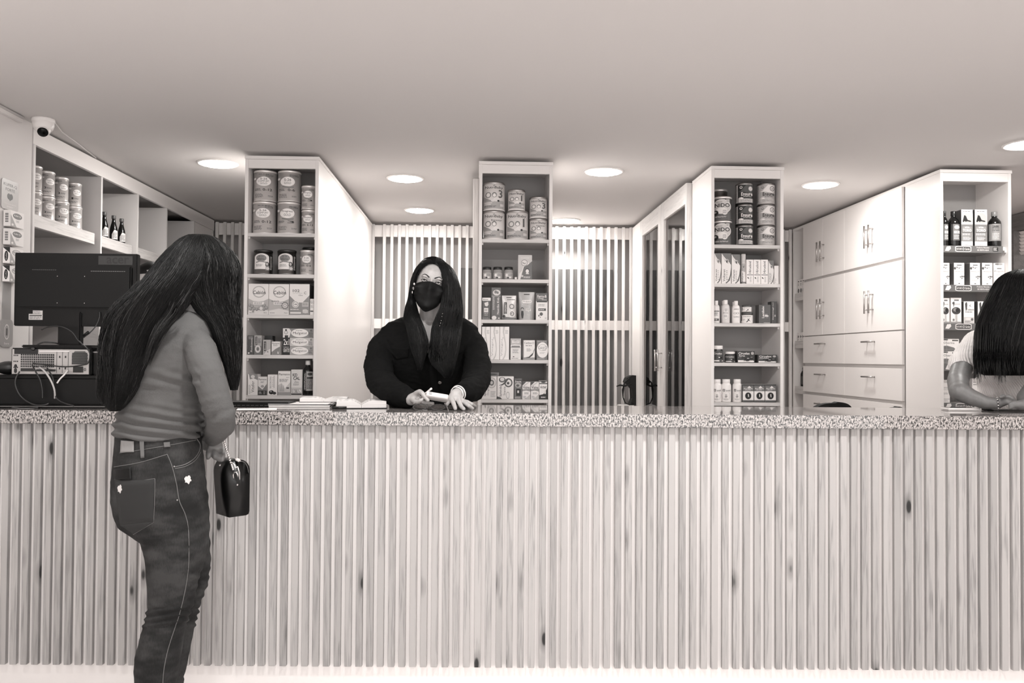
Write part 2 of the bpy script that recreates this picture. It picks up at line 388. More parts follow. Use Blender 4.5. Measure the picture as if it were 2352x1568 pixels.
# ================================================================ THE FOUR SHELF TOWERS
YT = (4.528, 4.566, 4.590, 4.582)
TX = ((-1.271, -.875), (-.001, .407), (1.305, 1.718), (2.618, 3.033))
TPX = (648, 1182, 1716, 2240)
SHY = ((535, 629.5, 722.5, 815, 908), (549, 641, 734, 826, 917), (562, 651, 742, 833, 924), (565, 655, 743.5, 837, 926))
SZ = [[at(TPX[i], y, YT[i]).z for y in SHY[i]] for i in range(4)]
TOPZ = 2.404
TL = ('tall white shelf tower full of silver tins, beside the long-haired customer', 'narrow white shelf tower right behind the masked clerk with white tins on top',
      'white shelf tower with dark tins on top, between glass cabinet and white cupboards', 'white shelf tower behind the woman in the ribbed shirt, with grey sign strips')
DEP = (2.25, .36, .41, .385)
for i in range(4):
    (a, b), Y = TX[i], YT[i]; t = empty('shelf_tower', ((a+b)/2, Y, 0)); tagp(t, TL[i], 'shelf unit', 'white shelf towers behind the counter')
    h = (b-a)/2; T = .018
    ld = DEP[i]; rd = DEP[i] if i in (0, 1, 2) else .36
    MB().box(-h, -h+T, 0, ld, 0, TOPZ-.018, M_WHITE, .001).obj('side_panel', t)
    MB().box(h-T, h, 0, rd, 0, TOPZ-.018, M_WHITE, .001).obj('side_panel', t)
    MB().box(-h-.002, h+.003, -.004, max(ld, rd) if i < 3 else .36, TOPZ-.018, TOPZ, M_WHITE, .001).obj('top_panel', t)
    MB().box(-h+T, h-T, .001, .02, TOPZ-.066, TOPZ-.0185, M_WHITE, .0008).obj('header', t)
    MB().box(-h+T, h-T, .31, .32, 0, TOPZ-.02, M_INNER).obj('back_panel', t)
    for k, z in enumerate(SZ[i]):
        th = .019 if i < 3 else .02
        s = MB().box(-h+T, h-T, .006 if i != 3 else .03, .308, z-th, z, M_SHELF).obj('shelf', t)
        for sx in (-1, 1): MB().box(sx*(h-T)-(.0075 if sx > 0 else -.0005), sx*(h-T)+(-.0005 if sx > 0 else .0075), .02, .03, z-th-.012, z-th, G(.9)).obj('shelf_pin', s)
        if i == 3:
            H = .037; s = MB().box(-h+T+.001, h-T-.03, .004, .0295, z-H, z+.002, G(.42, .4)).obj('sign_strip', t)
            W = 2*h-2*T-.031
            art([('p', [(.03, .2), (.06, .85), (.12, .9), (.13, .55), (.09, .15)], .9), ('p', [(.2, .15), (.2, .85), (.24, .95), (.43, .95), (.47, .85), (.47, .15), (.43, .05), (.24, .05)], .88),
                 ('p', [(.212, .24), (.212, .76), (.245, .85), (.425, .85), (.458, .76), (.458, .24), (.425, .15), (.245, .15)], .3),
                 ('t', "NATURE'S", .267, .5, .095, .28, .92), ('t', 'Garden', .405, .5, .08, .34, .92), ('o', .338, .5, .014, .2, .35, .92),
                 ('t', 'Productos Naturales', .665, .74, .21, .22, .92), ('t', 'DE VENTA AQUI', .665, .34, .19, .26, .95),
                 ('r', .83, .18, .92, .8, .12), ('l', .84, .25, .91, .75, 3, .9)], W, H, lambda x, y, d: Vector((-h+T+.001+x, .004-d, z-H+.002+y)), s)
# ---------------------------------------------------------------- white cupboard run on the side of the right tower
SX = TX[3][0]
cb = empty('wall_cupboard', (SX, 4.97, 0)); tagp(cb, 'white floor-to-ceiling cupboard run with paired doors, drawers and bar handles, left of the right tower', 'cupboard')
Y0, Y1, Y2, Y3 = 4.975, 5.775, 6.525, 6.785
MB().box(.001, .4, Y0-4.97-.2, Y3-4.97, TOPZ-.02, TOPZ, M_WHITE).obj('top_panel', cb)
MB().box(.40, .415, -.2, Y3-4.97, 0, TOPZ-.02, M_WHITE).box(.001, .40, Y2-4.97-.018, Y2-4.97, 0, TOPZ-.02, M_WHITE).box(.001, .40, Y3-4.97-.018, Y3-4.97, 0, TOPZ-.02, M_WHITE).obj('carcass', cb)
def hbar(parent, p0, p1, off):
    d = (p1-p0).normalized(); o = Vector(off)
    mb = MB().tube([p0+o, p1+o], .0058, M_STEEL, 10)
    for f in (.17, .83): q = p0.lerp(p1, f); mb.tube([q, q+o], .0045, M_STEEL, 8)
    return mb.obj('handle', parent)
for (ya, yb) in ((Y0, Y1), (Y1, Y2)):
    ym = (ya+yb)/2
    for (za, zb, hz) in ((1.953, 2.386, None), (1.506, 1.934, None)):
        for (p, q2, s) in ((ya, ym, 1), (ym, yb, -1)):
            d = MB().box(-.018, -.0005, p-4.97+.0012, q2-4.97-.0012, za, zb, M_WHITE, .001).obj('door', cb)
            yh = (q2 if s == 1 else p)-s*.03-4.97; zc = {1.953: 2.135, 1.506: 1.70}[za]
            hbar(d, Vector((-.018, yh, zc-.075)), Vector((-.018, yh, zc+.075)), (-.032, 0, 0))
    for (za, zb) in ((1.290, 1.498), (1.066, 1.266), (.846, 1.044), (.62, .824), (.1, .598)):
        d = MB().box(-.018, -.0005, ya-4.97+.0012, yb-4.97-.0012, za, zb, M_WHITE, .001).obj('drawer', cb)
        zc = zb-.06; hbar(d, Vector((-.018, ym-4.97-.075, zc)), Vector((-.018, ym-4.97+.075, zc)), (-.032, 0, 0))
    MB().box(.0, .002, ya-4.97, yb-4.97, .1, 2.38, G(.80)).obj('frame', cb)
for z in (1.86, 1.47, 1.10):
    MB().box(.0, .03, Y2-4.97+.001, Y3-4.97-.05, z-.06, z, M_SHELFY).box(.03, .395, Y2-4.97+.001, Y3-4.97-.02, z-.02, z, M_WHITE).obj('shelf', cb)
# ---------------------------------------------------------------- glass cabinets
def glass_cabinet(px, face, x_in, y0, label, sgn, full=True):
    """face: X of the door fronts; carcass reaches x_in; doors look towards -X"""
    g = empty('glass_door_cabinet', (face, y0, 0)); tagp(g, label, 'cabinet')
    ys = [atX(p, 600, face).y for p in px]  # near edge, glass1 start, glass1 end, meeting, glass2 start, glass2 end, far edge
    zt = 2.396; zb = .12; th = .036; rail = .125
    for (a, ga, gb, b) in ((y0, ys[0], ys[1], ys[2]), (ys[2]+.002, ys[3], ys[4], ys[5])):
        d = MB().box(0, th, a-y0, ga-y0, zb, zt, M_FRAME, .0015).box(0, th, gb-y0, b-y0, zb, zt, M_FRAME, .0015).obj('door', g)
        MB().box(.001, th-.001, ga-y0, gb-y0, zt-rail, zt, M_FRAMEY).obj('door_rail', d)
        MB().box(.001, th-.001, ga-y0, gb-y0, zb, zb+rail, M_FRAMEY).obj('door_rail', d)
        MB().box(.016, .02, ga-y0, gb-y0, zb+rail, zt-rail, M_GLASS).obj('pane', d)
        yh = (gb+.035-y0) if a == y0 else (a-y0+.03)
        hbar(d, Vector((0, yh, 1.23)), Vector((0, yh, 1.38)), (-.032, 0, 0))
    ye = 6.78-y0; W = x_in-face
    MB().box(.002, .02, ys[5]-y0+.002, ye, 0, zt, M_WHITE).box(W-.018, W, 0, ye, 0, zt, M_WHITE).box(th, W-.02, ye-.018, ye, 0, zt, M_WHITE)\
        .box(th+.001, W-.02, .0, .018, 0, zt, M_WHITE).box(th+.001, W-.02, .02, ye-.02, zt-.03, zt-.012, M_WHITE).obj('carcass', g)
    for z in (1.905, 1.50, 1.085, .7, .35): MB().box(th+.03, W-.02, .02, ye-.02, z-.02, z, G(.9)).obj('shelf', g)
    return g
glass_cabinet((1573, 1524, 1517.5, 1511, 1475, 1470), 1.268, 1.715, 5.005, 'pine cabinet with two tall glass doors and steel bar handles, behind the third tower', 1)
g = empty('glass_door_cabinet', (-.037, 4.93, 0)); tagp(g, 'pine-framed cabinet of which only the end stile shows left of the second tower', 'cabinet')
for a, b in ((0, .09), (.82, .92), (1.74, 1.83)): MB().box(0, .036, a, b, 0, 2.385, M_FRAME, .0015).obj('stile', g)
for a, b in ((.09, .82), (.92, 1.74)):
    MB().box(.001, .035, a, b, 2.26, 2.385, M_FRAMEY).obj('door_rail', g); MB().box(.015, .02, a, b, .12, 2.26, M_GLASS).obj('pane', g)
MB().box(.43, .444, 0, 1.84, 0, 2.396, M_WHITE).box(.04, .43, 1.82, 1.84, 0, 2.396, M_WHITE).box(.04, .43, 0, 1.84, 2.37, 2.396, M_WHITE).obj('carcass', g)
for z in (1.9, 1.5, 1.1): MB().box(.06, .43, .01, 1.8, z-.02, z, G(.9)).obj('shelf', g)
# ---------------------------------------------------------------- open shelving let into the left wall
LX = -2.15; lw = empty('wall_shelving', (LX, 4.06, 0)); tagp(lw, 'white open shelving let into the left wall, with pine shelf edges', 'shelf unit')
DY = [4.065, 4.793, 5.297, 5.78, 6.33, 6.775]
MB().box(-.02, .0, -.0, 6.795-4.06, 2.332, 2.415, M_WHITE, .001).obj('header', lw)
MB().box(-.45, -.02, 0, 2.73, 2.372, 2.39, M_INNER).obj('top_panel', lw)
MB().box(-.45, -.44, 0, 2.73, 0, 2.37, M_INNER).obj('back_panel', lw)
for y in DY: MB().box(-.44, .0 if y > 4.1 else .006, y-4.06-.009, y-4.06+.009, 0, 2.3315, G(.86, .5), .0008).obj('divider', lw)
for a, b in zip(DY[:-1], DY[1:]):
    for z in ((2.0, 1.62, 1.24, .8)):
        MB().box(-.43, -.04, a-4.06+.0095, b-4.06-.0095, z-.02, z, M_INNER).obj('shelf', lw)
        MB().box(-.04, -.015, a-4.06+.0095, b-4.06-.05, z-.06, z+.001, M_SHELFY).obj('shelf_edge', lw)
MB().box(-.022, -.002, 6.335-4.06, 6.76-4.06, 0, 2.33, M_WHITE, .001).obj('door', lw)
# ---------------------------------------------------------------- camera dome and trunking
cm = empty('security_camera', (-2.055, 3.965, CZ)); tagp(cm, 'white dome security camera with black lens on the ceiling above the left wall', 'camera')
MB().lathe([(0, 0), (.049, 0), (.050, -.004), (.050, -.013), (.046, -.018)], G(.93, .35), seg=36).obj('base', cm)
MB().lathe([(.046, -.017), (.047, -.03), (.042, -.046), (.034, -.056), (0, -.058)][::-1], G(.93, .35), seg=36).obj('housing', cm)
mt = Matrix.Translation((.006, -.010, -.052)) @ Matrix.Rotation(-.35, 4, 'X') @ Matrix.Rotation(-.1, 4, 'Y')
MB().ball((0, 0, 0), (.032, .032, .032), G(.93, .3), 20, mt).obj('eyeball', cm)
MB().lathe([(.0205, -.0225), (.0235, -.027), (.022, -.032), (0, -.0335)], G(.02, .2, 0, .2), seg=28, mtx=Matrix.Translation((.006, -.010, -.052)) @ Vector((.30, -.80, -.72)).to_track_quat('-Z', 'Y').to_matrix().to_4x4()).obj('lens', cm)
tk = MB().box(LX+.0005, LX+.022, -1.0, 3.93, CZ-.03, CZ-.003, G(.90, .4), .002).box(LX+.0225, LX+.027, -1.0, 3.93, CZ-.014, CZ-.0035, G(.75, .4)).obj('cable_trunking')
tagp(tk, 'white cable trunking along the top of the left wall leading to the camera', 'cable duct')
art([('t', 'DEXSON', .5, .5, .9, .8, .1)], .05, .009, lambda x, y, d: Vector((LX+.022+d, 3.68+x, CZ-.026+y)), tk)
cb2 = MB().tube([(-2.02, 4.0, CZ-.006), (-2.06, 4.15, CZ-.012), (-2.10, 4.4, CZ-.006), (-2.145, 4.7, CZ-.008)], .003, G(.85), 6).obj('camera_cable')
tagp(cb2, 'thin cable running from the dome camera along the ceiling edge', 'cable')
# ================================================================ GOODS ON THE SHELVES
TN = ('first tower', 'second tower', 'third tower', 'fourth tower')
SN = ('top shelf', 'second shelf', 'third shelf', 'fourth shelf', 'lowest shelf')
_cur = [0, 0]
def where(): return '%s, %s' % (SN[_cur[1]], TN[_cur[0]])
def sh(i, k): _cur[:] = [i, k]
def BX(xl, xr, yt, g, items, desc, off=.016, dep=.06, z0=None, rotz=0, name='medicine_box', side=None, grp=None, zadd=0, cat='box'):
    i, k = _cur; Y = YT[i]+off; zb = SZ[i][k]+.0006+zadd if z0 is None else z0
    ym = (yt+SHY[i][k])/2; a, b = at(xl, ym, Y).x, at(xr, ym, Y).x
    lo, hi = TX[i][0]+.0185, TX[i][1]-.0185
    a = max(a, lo+.003); b = min(b, hi-.003)
    zt = at((xl+xr)/2, yt, Y).z
    return carton(name, a+.0003, b-.0003, Y, dep, zb, zt, g, items, desc+', '+where(), cat, grp, rotz, side)
def CN(xl, xr, yt, yb, body, items, desc, off=.02, z0=None, name='formula_can', lid='rim', grp=None, cat='can'):
    i, k = _cur; Y = YT[i]+off; r = (at(xr-.5, yt, Y+.06).x-at(xl+.5, yt, Y+.06).x)/2; cy = Y+r; cx = at((xl+xr)/2, (yt+yb)/2, cy).x
    lo, hi = TX[i][0]+.0185+r, TX[i][1]-.0185-r; cx = min(max(cx, lo+.003), hi-.003)
    z = SZ[i][k]+.0006 if z0 is None else z0
    zt = at((xl+xr)/2, yt, cy-r*.6).z
    o = can(name, cx, cy, r, z, zt-z-.0004, body, items, desc+', '+where(), cat, grp, lid); return o, zt
# ---- tower 0
def s26(t1, t2, t3, age, big=1):
    it = [('e', .42, .66, .31, .17, .95)]
    ys = ((.755, t1), (.67, t2), (.585, t3)) if t2 else ((.725, t1), (.61, t3))
    for y, s in ys:
        if s: it.append(('t', s, .42, y, .46 if len(s) > 5 else .30, .065 if t2 else .085, .12 if s != t3 else .42, 0, .02))
    it += [('p', [(.18, .46), (.2, .5), (.5, .47), (.7, .5), (.68, .45), (.45, .43)], .5) if not t2 else ('l', .2, .9, .8, .95, 1, .4),
           ('t', age, .58, .36, .40 if len(age) > 3 else .3, .09, .12, 0, .02), ('l', .06, .32, .32, .41, 3, .3), ('l', .06, .07, .42, .22, 5, .4), ('l', .6, .1, .85, .16, 2, .4), ('l', .5, .84, .9, .92, 3, .3), ('e', .05, .76, .05, .045, .9)]
    return it
sh(0, 0); zb = SZ[0][0]+.0006
o, z1 = CN(581, 635, 463, 534, M_SILVER, s26('S-26', 'COMFORT', 'GOLD', '0-12'), 'large silver tin with three-line oval label, lower of left stack', name='formula_can')
CN(583, 637, 391.5, 462, M_SILVER, s26('S-26', 'COMFORT', 'GOLD', '0-12'), 'large silver tin with three-line oval label, upper of left stack', z0=z1)
o, z1 = CN(637, 691, 464, 534, M_SILVER, s26('Progress', None, 'GOLD', '3'), 'large silver tin marked 3, lower of middle stack')
CN(638, 692, 392, 463, M_SILVER, s26('S-26', None, 'GOLD', '0-6'), 'large silver tin marked 0-6, upper of middle stack', z0=z1)
o, z1 = CN(692, 727, 481.5, 534, M_SILVER, s26('Promil', None, 'GOLD', '6-12'), 'small silver tin marked 6-12, lower of right stack')
CN(692, 727, 426, 481, M_SILVER, s26('Progress', None, 'GOLD', '3'), 'small silver tin marked 3, upper of right stack', z0=z1)
sh(0, 1)
mama = [('r', .04, .18, .80, .72, .93), ('e', .42, .74, .38, .18, .93), ('r', .84, .12, .98, .85, .12), ('l', .86, .15, .96, .8, 12, .9), ('e', .39, .70, .27, .17, .52), ('t', 'S-26', .39, .77, .24, .08, .3), ('t', 'MAMA', .39, .65, .34, .08, .15),
        ('p', [(.12, .52), (.3, .57), (.66, .53), (.66, .48), (.3, .52), (.12, .47)], .55), ('l', .12, .3, .5, .42, 4, .5), ('e', .70, .40, .10, .13, .25), ('e', .69, .42, .055, .07, .8), ('p', [(.6, .12), (.63, .32), (.78, .34), (.84, .2), (.8, .12)], .55), ('e', .72, .22, .09, .07, .85)]
g = 'dark silver tins with white arched label'
CN(583, 627, 573.5, 629, G(.55, .3, 1.0), mama, 'dark tin with arched label and woman picture, the left one', lid=G(.3, .35, .8), name='formula_can')
CN(637, 681, 573.5, 629, G(.55, .3, 1.0), mama, 'dark tin with arched label and woman picture, the middle one', lid=G(.3, .35, .8))
CN(689, 724, 574, 629, M_SILVER, s26('S-26', None, 'GOLD', '0-6'), 'small silver tin marked 0-6 at the right end')
CN(694, 734, 568, 629, G(.4, .3, 1.0), [], 'dark tin standing behind the small silver tin', off=.13, lid=G(.25, .35, .8))
sh(0, 2)
def ceb(sub, extra):
    return [('p', [(0, 0), (0, .52), (.25, .44), (.5, .42), (.75, .44), (1, .52), (1, 0)], .72), ('p', [(0, 0), (0, .13), (.5, .2), (1, .13), (1, 0)], .86), ('o', .52, .74, .32, .19, .16, .72), ('t', 'Cebión', .54, .72, .62, .12, .1, 0, .02),
            ('r', .24, .33, .78, .41, .92), ('l', .28, .34, .74, .40, 2, .4), ('l', .06, .04, .35, .07, 1, .3), ('t', 'Merck', .85, .06, .16, .035, .2)]+extra
berries = []
for (x, y, r) in ((.08, .3, .07), (.2, .26, .075), (.12, .18, .07), (.3, .19, .07), (.42, .17, .07), (.24, .12, .06), (.54, .2, .075), (.8, .3, .07), (.9, .22, .08), (.78, .18, .08), (.68, .28, .05)):
    berries += [('e', x, y, r*1.05, r*.75, .5), ('e', x-.015, y+.012, r*.75, r*.5, .66)]
berries += [('e', .64, .2, .1, .07, .88), ('o', .64, .2, .1, .07, .2, .6)]
BX(570, 617, 651.5, .93, ceb('', berries), 'white vitamin carton with berry picture', dep=.12)
daisy = [('e', .8+.15*math.cos(a), .3+.1*math.sin(a), .04, .03, .5) for a in [i*PI/5 for i in range(10)]]+[('e', .8, .3, .12, .08, .85)]+[('e', .8+.07*math.cos(a), .3+.045*math.sin(a), .018, .014, .3) for a in [i*PI/3 for i in range(6)]]
BX(617.5, 664, 652, .93, ceb('minis', [('t', 'minis', .32, .445, .38, .055, .35)]+daisy), 'white vitamin carton with dotted flower picture', dep=.12)
BX(665, 711, 652, .93, [('p', [(0, 0), (0, .62), (.35, .40), (.65, .40), (1, .64), (1, 0)], .58), ('t', '102', .33, .78, .34, .09, .12), ('t', 'VITAMINA', .40, .70, .5, .04, .75), ('t', 'C', .78, .71, .12, .08, .25), ('t', '+Zinc', .55, .635, .22, .04, .3),
     ('e', .30, .34, .17, .11, .92), ('o', .30, .34, .14, .09, .15, .4), ('t', '144', .30, .34, .16, .06, .3), ('r', .63, .27, .95, .41, .78), ('t', 'SUPER OFERTA', .79, .34, .28, .08, .4), ('l', .04, .15, .55, .2, 1, .9), ('r', .04, .04, .58, .09, .9), ('e', .8, .12, .14, .07, .75), ('l', .66, .06, .95, .18, 4, .9)],
   'grey and white carton numbered 102', dep=.12, side=.25)
BX(711.8, 724, 686, .93, [('o', .6, .8, .45, .12, .12, .4), ('l', .3, .74, .95, .84, 2, .3), ('l', .2, .45, .9, .6, 3, .5), ('r', .1, .2, .9, .27, .15)], 'small white box at the right end', dep=.05)
sh(0, 3)
BX(569, 583, 770, .32, [('t', 'Redoxon', .62, .5, .3, .7, .9, 90), ('r', .05, .05, .3, .12, .9), ('l', .1, .8, .9, .95, 3, .7)], 'narrow dark vitamin box with upright writing at the left end')
BX(583.5, 601, 770, .66, [('r', 0, .0, 1, .45, .45), ('e', .5, .3, .38, .2, .85), ('e', .5, .3, .2, .1, .5), ('t', '2', .5, .3, .15, .12, .15), ('r', .18, .5, .42, .93, .15), ('t', 'Redoxon', .3, .72, .13, .36, .95, 90), ('l', .5, .6, .9, .85, 4, .2)], 'grey vitamin box with round white emblem')
BX(603.5, 621.5, 780, .70, [('r', .15, .25, .42, .88, .12), ('t', 'Bion3', .29, .56, .13, .5, .92, 90), ('p', [(.1, 0), (.5, .25), (1, .42), (1, 0)], .85), ('t', '4', .62, .2, .2, .12, .4)], 'small grey box with black upright logo')
BX(606, 626, 771, .2, [], 'dark box behind the small grey box', off=.1)
BX(623.5, 643, 784, .90, [('p', [(0, 0), (0, .2), (.5, .45), (1, .62), (1, 0)], .52), ('t', 'Pharmaton', .5, .86, .86, .11, .15), ('l', .2, .65, .8, .78, 3, .5), ('p', [(.7, .1), (.76, .3), (.82, .12), (.9, .32), (.86, .08)], .9)], 'small white box with grey hill shape')
zz = None
for n, (yt, t, gg, fac) in enumerate(((795.5, 'lowest', .66, 0), (775.5, 'middle', .66, 0), (754, 'topmost', .55, 1))):
    it = [('e', .55, .5, .28, .46, .95), ('t', 'Mulgatol', .55, .46, .44, .34, .1, 0, .02), ('l', .42, .72, .7, .82, 1, .5), ('t', '8', .92, .78, .06, .25, .2), ('l', .84, .1, .98, .6, 4, .2)]
    if fac: it = [('p', [(0, 0), (0, 1), (.2, 1), (.27, .7), (.2, 0)], .9), ('e', .1, .55, .06, .2, .55), ('e', .1, .55, .045, .15, .85), ('e', .1, .82, .03, .1, .1), ('r', .06, 0, .17, .25, .2)]+it
    elif n == 1: it = [('r', 0, 0, .23, 1, .12), ('t', '2x1', .115, .5, .18, .7, .95, 0, .03)]+it
    else: it = [('r', 0, 0, .23, 1, .12), ('t', 'GRATIS!', .115, .55, .2, .45, .92, 0, .02), ('l', .02, .85, .22, .98, 1, .9)]+it
    o = BX(649.5, 723, yt, gg if n != 1 else .8, it, 'flat carton with white oval, %s of the pile of three' % t, off=.02, dep=.14, z0=zz, grp='flat cartons with white oval')
    zz = at(685, yt, YT[0]+.02).z+.0006
sh(0, 4)
BX(569, 592, 859, .93, [('p', [(.1, 1), (.2, .75), (.6, .8), (1, .72), (1, 1)], .55), ('e', .5, .88, .2, .08, .85), ('t', 'Vitafer', .5, .40, .3, .55, .25, 90, 0), ('l', .1, .05, .3, .5, 8, .6)], 'white box with upright handwritten name')
BX(592.5, 613, 865, .90, [('p', [(0, 0), (0, .5), (.5, .3), (1, .62), (1, 0)], .52), ('r', 0, 0, 1, .25, .18), ('t', 'Pharmaton', .5, .86, .88, .1, .15), ('e', .5, .48, .18, .07, .65), ('l', .3, .66, .7, .76, 2, .4), ('l', .1, .06, .45, .2, 3, .8), ('l', .6, .04, .9, .22, 3, .7)], 'small box with dark landscape picture')
BX(614.5, 637, 860, .92, [('t', 'RECORCENS', .3, .62, .16, .56, .35, 90, 0), ('r', .62, .35, .72, .95, .75), ('e', .4, .14, .26, .1, .12), ('e', .7, .1, .2, .07, .22), ('e', .35, .18, .1, .04, .6), ('l', .5, .4, .6, .9, 6, .6)], 'white box with dark fruit at its foot')
BX(638.5, 667, 852, .92, [('p', [(0, 0), (0, .42), (.3, .5), (.55, .28), (1, .55), (1, 0)], .78), ('r', 0, 0, 1, .13, .58), ('t', 'Pharmaton', .5, .87, .9, .09, .15), ('t', 'KIDS', .78, .74, .25, .035, .3), ('l', .1, .55, .9, .68, 4, .4), ('p', [(.1, .15), (.16, .42), (.24, .2), (.3, .5), (.38, .2), (.46, .45), (.52, .15)], .66), ('r', .68, .27, .9, .33, .3)], 'tall white box with pale picture band', dep=.08)
BX(668.5, 694, 848.5, .86, [('r', 0, 0, 1, .3, .75), ('r', .03, .02, .97, .07, .12), ('t', 'KID', .35, .79, .42, .12, .1, 0, .05), ('t', 'CAL', .5, .66, .62, .12, .1, 0, .05), ('t', 'Zinc', .5, .52, .4, .08, .3, 0, 0), ('l', .2, .38, .8, .46, 3, .5), ('e', .25, .16, .15, .06, .92), ('e', .7, .16, .2, .06, .92), ('l', .1, .1, .9, .22, 3, .25)], 'tall grey box with thick black lettering', dep=.08)
def PB(xl, xr, yt, h_frac, body, cap, items, desc, shape='amber', off=.02, name='bottle', zadd=0, cat='bottle', grp=None, capfrac=None):
    i, k = _cur; Y = YT[i]+off; r = (at(xr-1, yt, Y+.02).x-at(xl+1, yt, Y+.02).x)/2; cy = Y+r; cx = at((xl+xr)/2, yt, cy).x
    lo, hi = TX[i][0]+.0185+r, TX[i][1]-.0185-r; cx = min(max(cx, lo+.003), hi-.003)
    z = SZ[i][k]+.0006+zadd; H = at((xl+xr)/2, yt, Y+r).z-z
    if shape == 'amber': pr = [(r*.95, 0), (r, .004), (r, H*.66), (r*.93, H*.72), (r*.7, H*.78), (r*.42, H*.83), (r*.40, H*.87)]; cp = (r*.46, H*.87, H, cap)
    elif shape == 'talc': pr = [(r*.92, 0), (r*.97, .003), (r, H*.3), (r*.97, H*.6), (r*.9, H*.74), (r*.7, H*.8), (r*.5, H*.82)]; cp = (r*.5, H*.82, H, cap)
    elif shape == 'jar': pr = [(r*.93, 0), (r, .004), (r, H*.68), (r*.88, H*.77), (r*.88, H*.8)]; cp = (r*.93, H*.78, H, cap)
    elif shape == 'pot': pr = [(r*.97, 0), (r, .003), (r, H*.72), (r*.9, H*.74)]; cp = (r*.96, H*.74, H, cap)
    elif shape == 'pill': pr = [(r*.93, 0), (r, .004), (r, H*.72), (r*.9, H*.79), (r*.72, H*.82), (r*.72, H*.84)]; cp = (r*.78, H*.84, H, cap)
    elif shape == 'tube': pr = [(r*.97, 0), (r, .003), (r, H*.7), (r*.98, H*.702)]; cp = (r*.99, H*.703, H, cap)
    return bottle(name, cx, cy, pr, z, body, cp, items, desc+', '+where(), cat, grp)
M_AMBER = G(.07, .12); M_WPL = G(.95, .3)
PB(694, 721, 827.5, 1, M_AMBER, G(.86, .4), [('r', .12, .15, .98, .78, .66), ('r', .12, .15, .36, .78, .2), ('t', 'AMINOPLASMAL', .24, .46, .12, .55, .9, 90), ('e', .68, .7, .22, .05, .25), ('l', .42, .2, .96, .62, 9, .1), ('r', .42, .55, .96, .6, .2)], 'dark syrup bottle with white cap at the right end')
# ---- tower 1
def nb(num, xt, big=True):
    it = [('r', 0, 0, 1, .33, .68), ('p', [(0, .3), (.0, .5), (.3, .36), (.6, .3)], .6), ('t', 'NutriBaby', .5, .84, .80, .13, .18, 0, .015), ('p', [(.45, .93), (.5, .91), (.56, .97), (.5, .94)], .3),
          ('e', .24, .55, .13, .12, .55), ('e', .24, .55, .085, .08, .9), ('e', .52, .56, .11, .10, .45), ('e', .52, .545, .08, .07, .92),
          ('e', .6, .37, .14, .08, .9), ('e', .45, .33, .09, .05, .88), ('e', .7, .32, .05, .04, .2), ('r', .07, .22, .42, .25, .92), ('r', .07, .16, .36, .19, .9), ('l', .07, .06, .7, .13, 2, .35), ('r', .78, .1, .93, .2, .85), ('r', 0, 0, 1, .035, .75)]
    if num: it.append(('t', num, .79, .60, .17 if num == '3' else .07, .32, .35, 0, .03))
    else: it.append(('t', 'Bienestar', .62, .70, .48, .07, .4)); 
    return it
WB = G(.94, .35)
sh(1, 0)
NB = [(1108, 1160, 484, 548, '', 'large white tin with round picture badges, lower left'), (1161.5, 1214, 484, 548, '1', 'large white tin marked 1, lower middle'), (1215.5, 1258, 501.5, 548, '', 'small white tin with round picture badges, lower right')]
zs = []
for xl, xr, yt, yb, n, d in NB: zs.append(CN(xl, xr, yt, yb, WB, nb(n, 0), d, lid=G(.7, .3, 1.0))[1])
CN(1108, 1160, 418.5, 484, WB, nb('3', 0), 'large white tin marked 3, upper left', z0=zs[0], lid=G(.7, .3, 1.0))
CN(1166, 1207, 435, 484, WB, nb('1', 0), 'small white tin marked 1, upper middle', z0=zs[1], lid=G(.7, .3, 1.0))
CN(1215.5, 1258, 452, 501, WB, nb('3', 0), 'small white tin marked 3, upper right', z0=zs[2], lid=G(.7, .3, 1.0))
sh(1, 1)
for n, (a, b, d) in enumerate(((1106, 1129.5, 'leftmost of three'), (1131, 1155, 'middle of three'), (1156.5, 1180, 'rightmost of three'))):
    PB(a, b, 613.5, 1, G(.62, .12), G(.16, .3, .3), [('r', .08, .1, .95, .66, .72), ('e', .3, .42, .12, .16, .95), ('l', .5, .35, .9, .6, 3, .4), ('e', .45, .17, .12, .07, .12), ('e', .66, .2, .12, .08, .9)], 'small baby food jar with dark lid, '+d, shape='jar', name='food_jar', cat='jar', grp='baby food jars')
BX(1190, 1222, 585.5, .90, [('p', [(0, .0), (.1, .25), (.42, .42), (.6, .75), (.95, .6), (1, .85), (1, 1), (0, 1)], .78), ('p', [(.15, 0), (.42, .52), (.7, .6), (1, .75), (1, 0)], .42), ('e', .45, .68, .24, .135, .55), ('e', .45, .68, .2, .11, .86), ('p', [(.3, .72), (.5, .66), (.62, .7), (.5, .62), (.3, .66)], .6), ('p', [(.08, 0), (.38, .55), (.42, .54), (.16, 0)], .9),
    ('t', 'RICE POWDER', .5, .88, .6, .035, .95), ('e', .66, .36, .17, .11, .3), ('e', .66, .34, .12, .08, .92), ('r', .56, .22, .78, .26, .9), ('e', .3, .14, .08, .045, .8), ('l', .4, .05, .95, .13, 2, .92)], 'tall cereal carton with spoon and bowl picture', dep=.05, name='cereal_box', side=.88)
o = PB(1181, 1188.5, 636, 1, M_WPL, M_WPL, [], 'tiny white round pot beside the three baby food jars', shape='pot', name='small_pot', cat='jar')
sh(1, 2)
BX(1106, 1127, 683.5, .38, [('r', 0, .86, 1, 1, .93), ('l', .1, .88, .9, .95, 1, .5), ('p', [(.25, .76), (.7, .82), (.75, .68), (.6, .6), (.35, .62)], .88), ('r', .22, .33, .72, .53, .9), ('l', .3, .38, .65, .48, 2, .5), ('t', 'CHOCOLATE', .48, .27, .45, .05, .95), ('t', 'PARA NIÑOS', .48, .2, .4, .04, .95), ('l', .05, .02, .95, .1, 2, .6)], 'dark grey box with white top band')
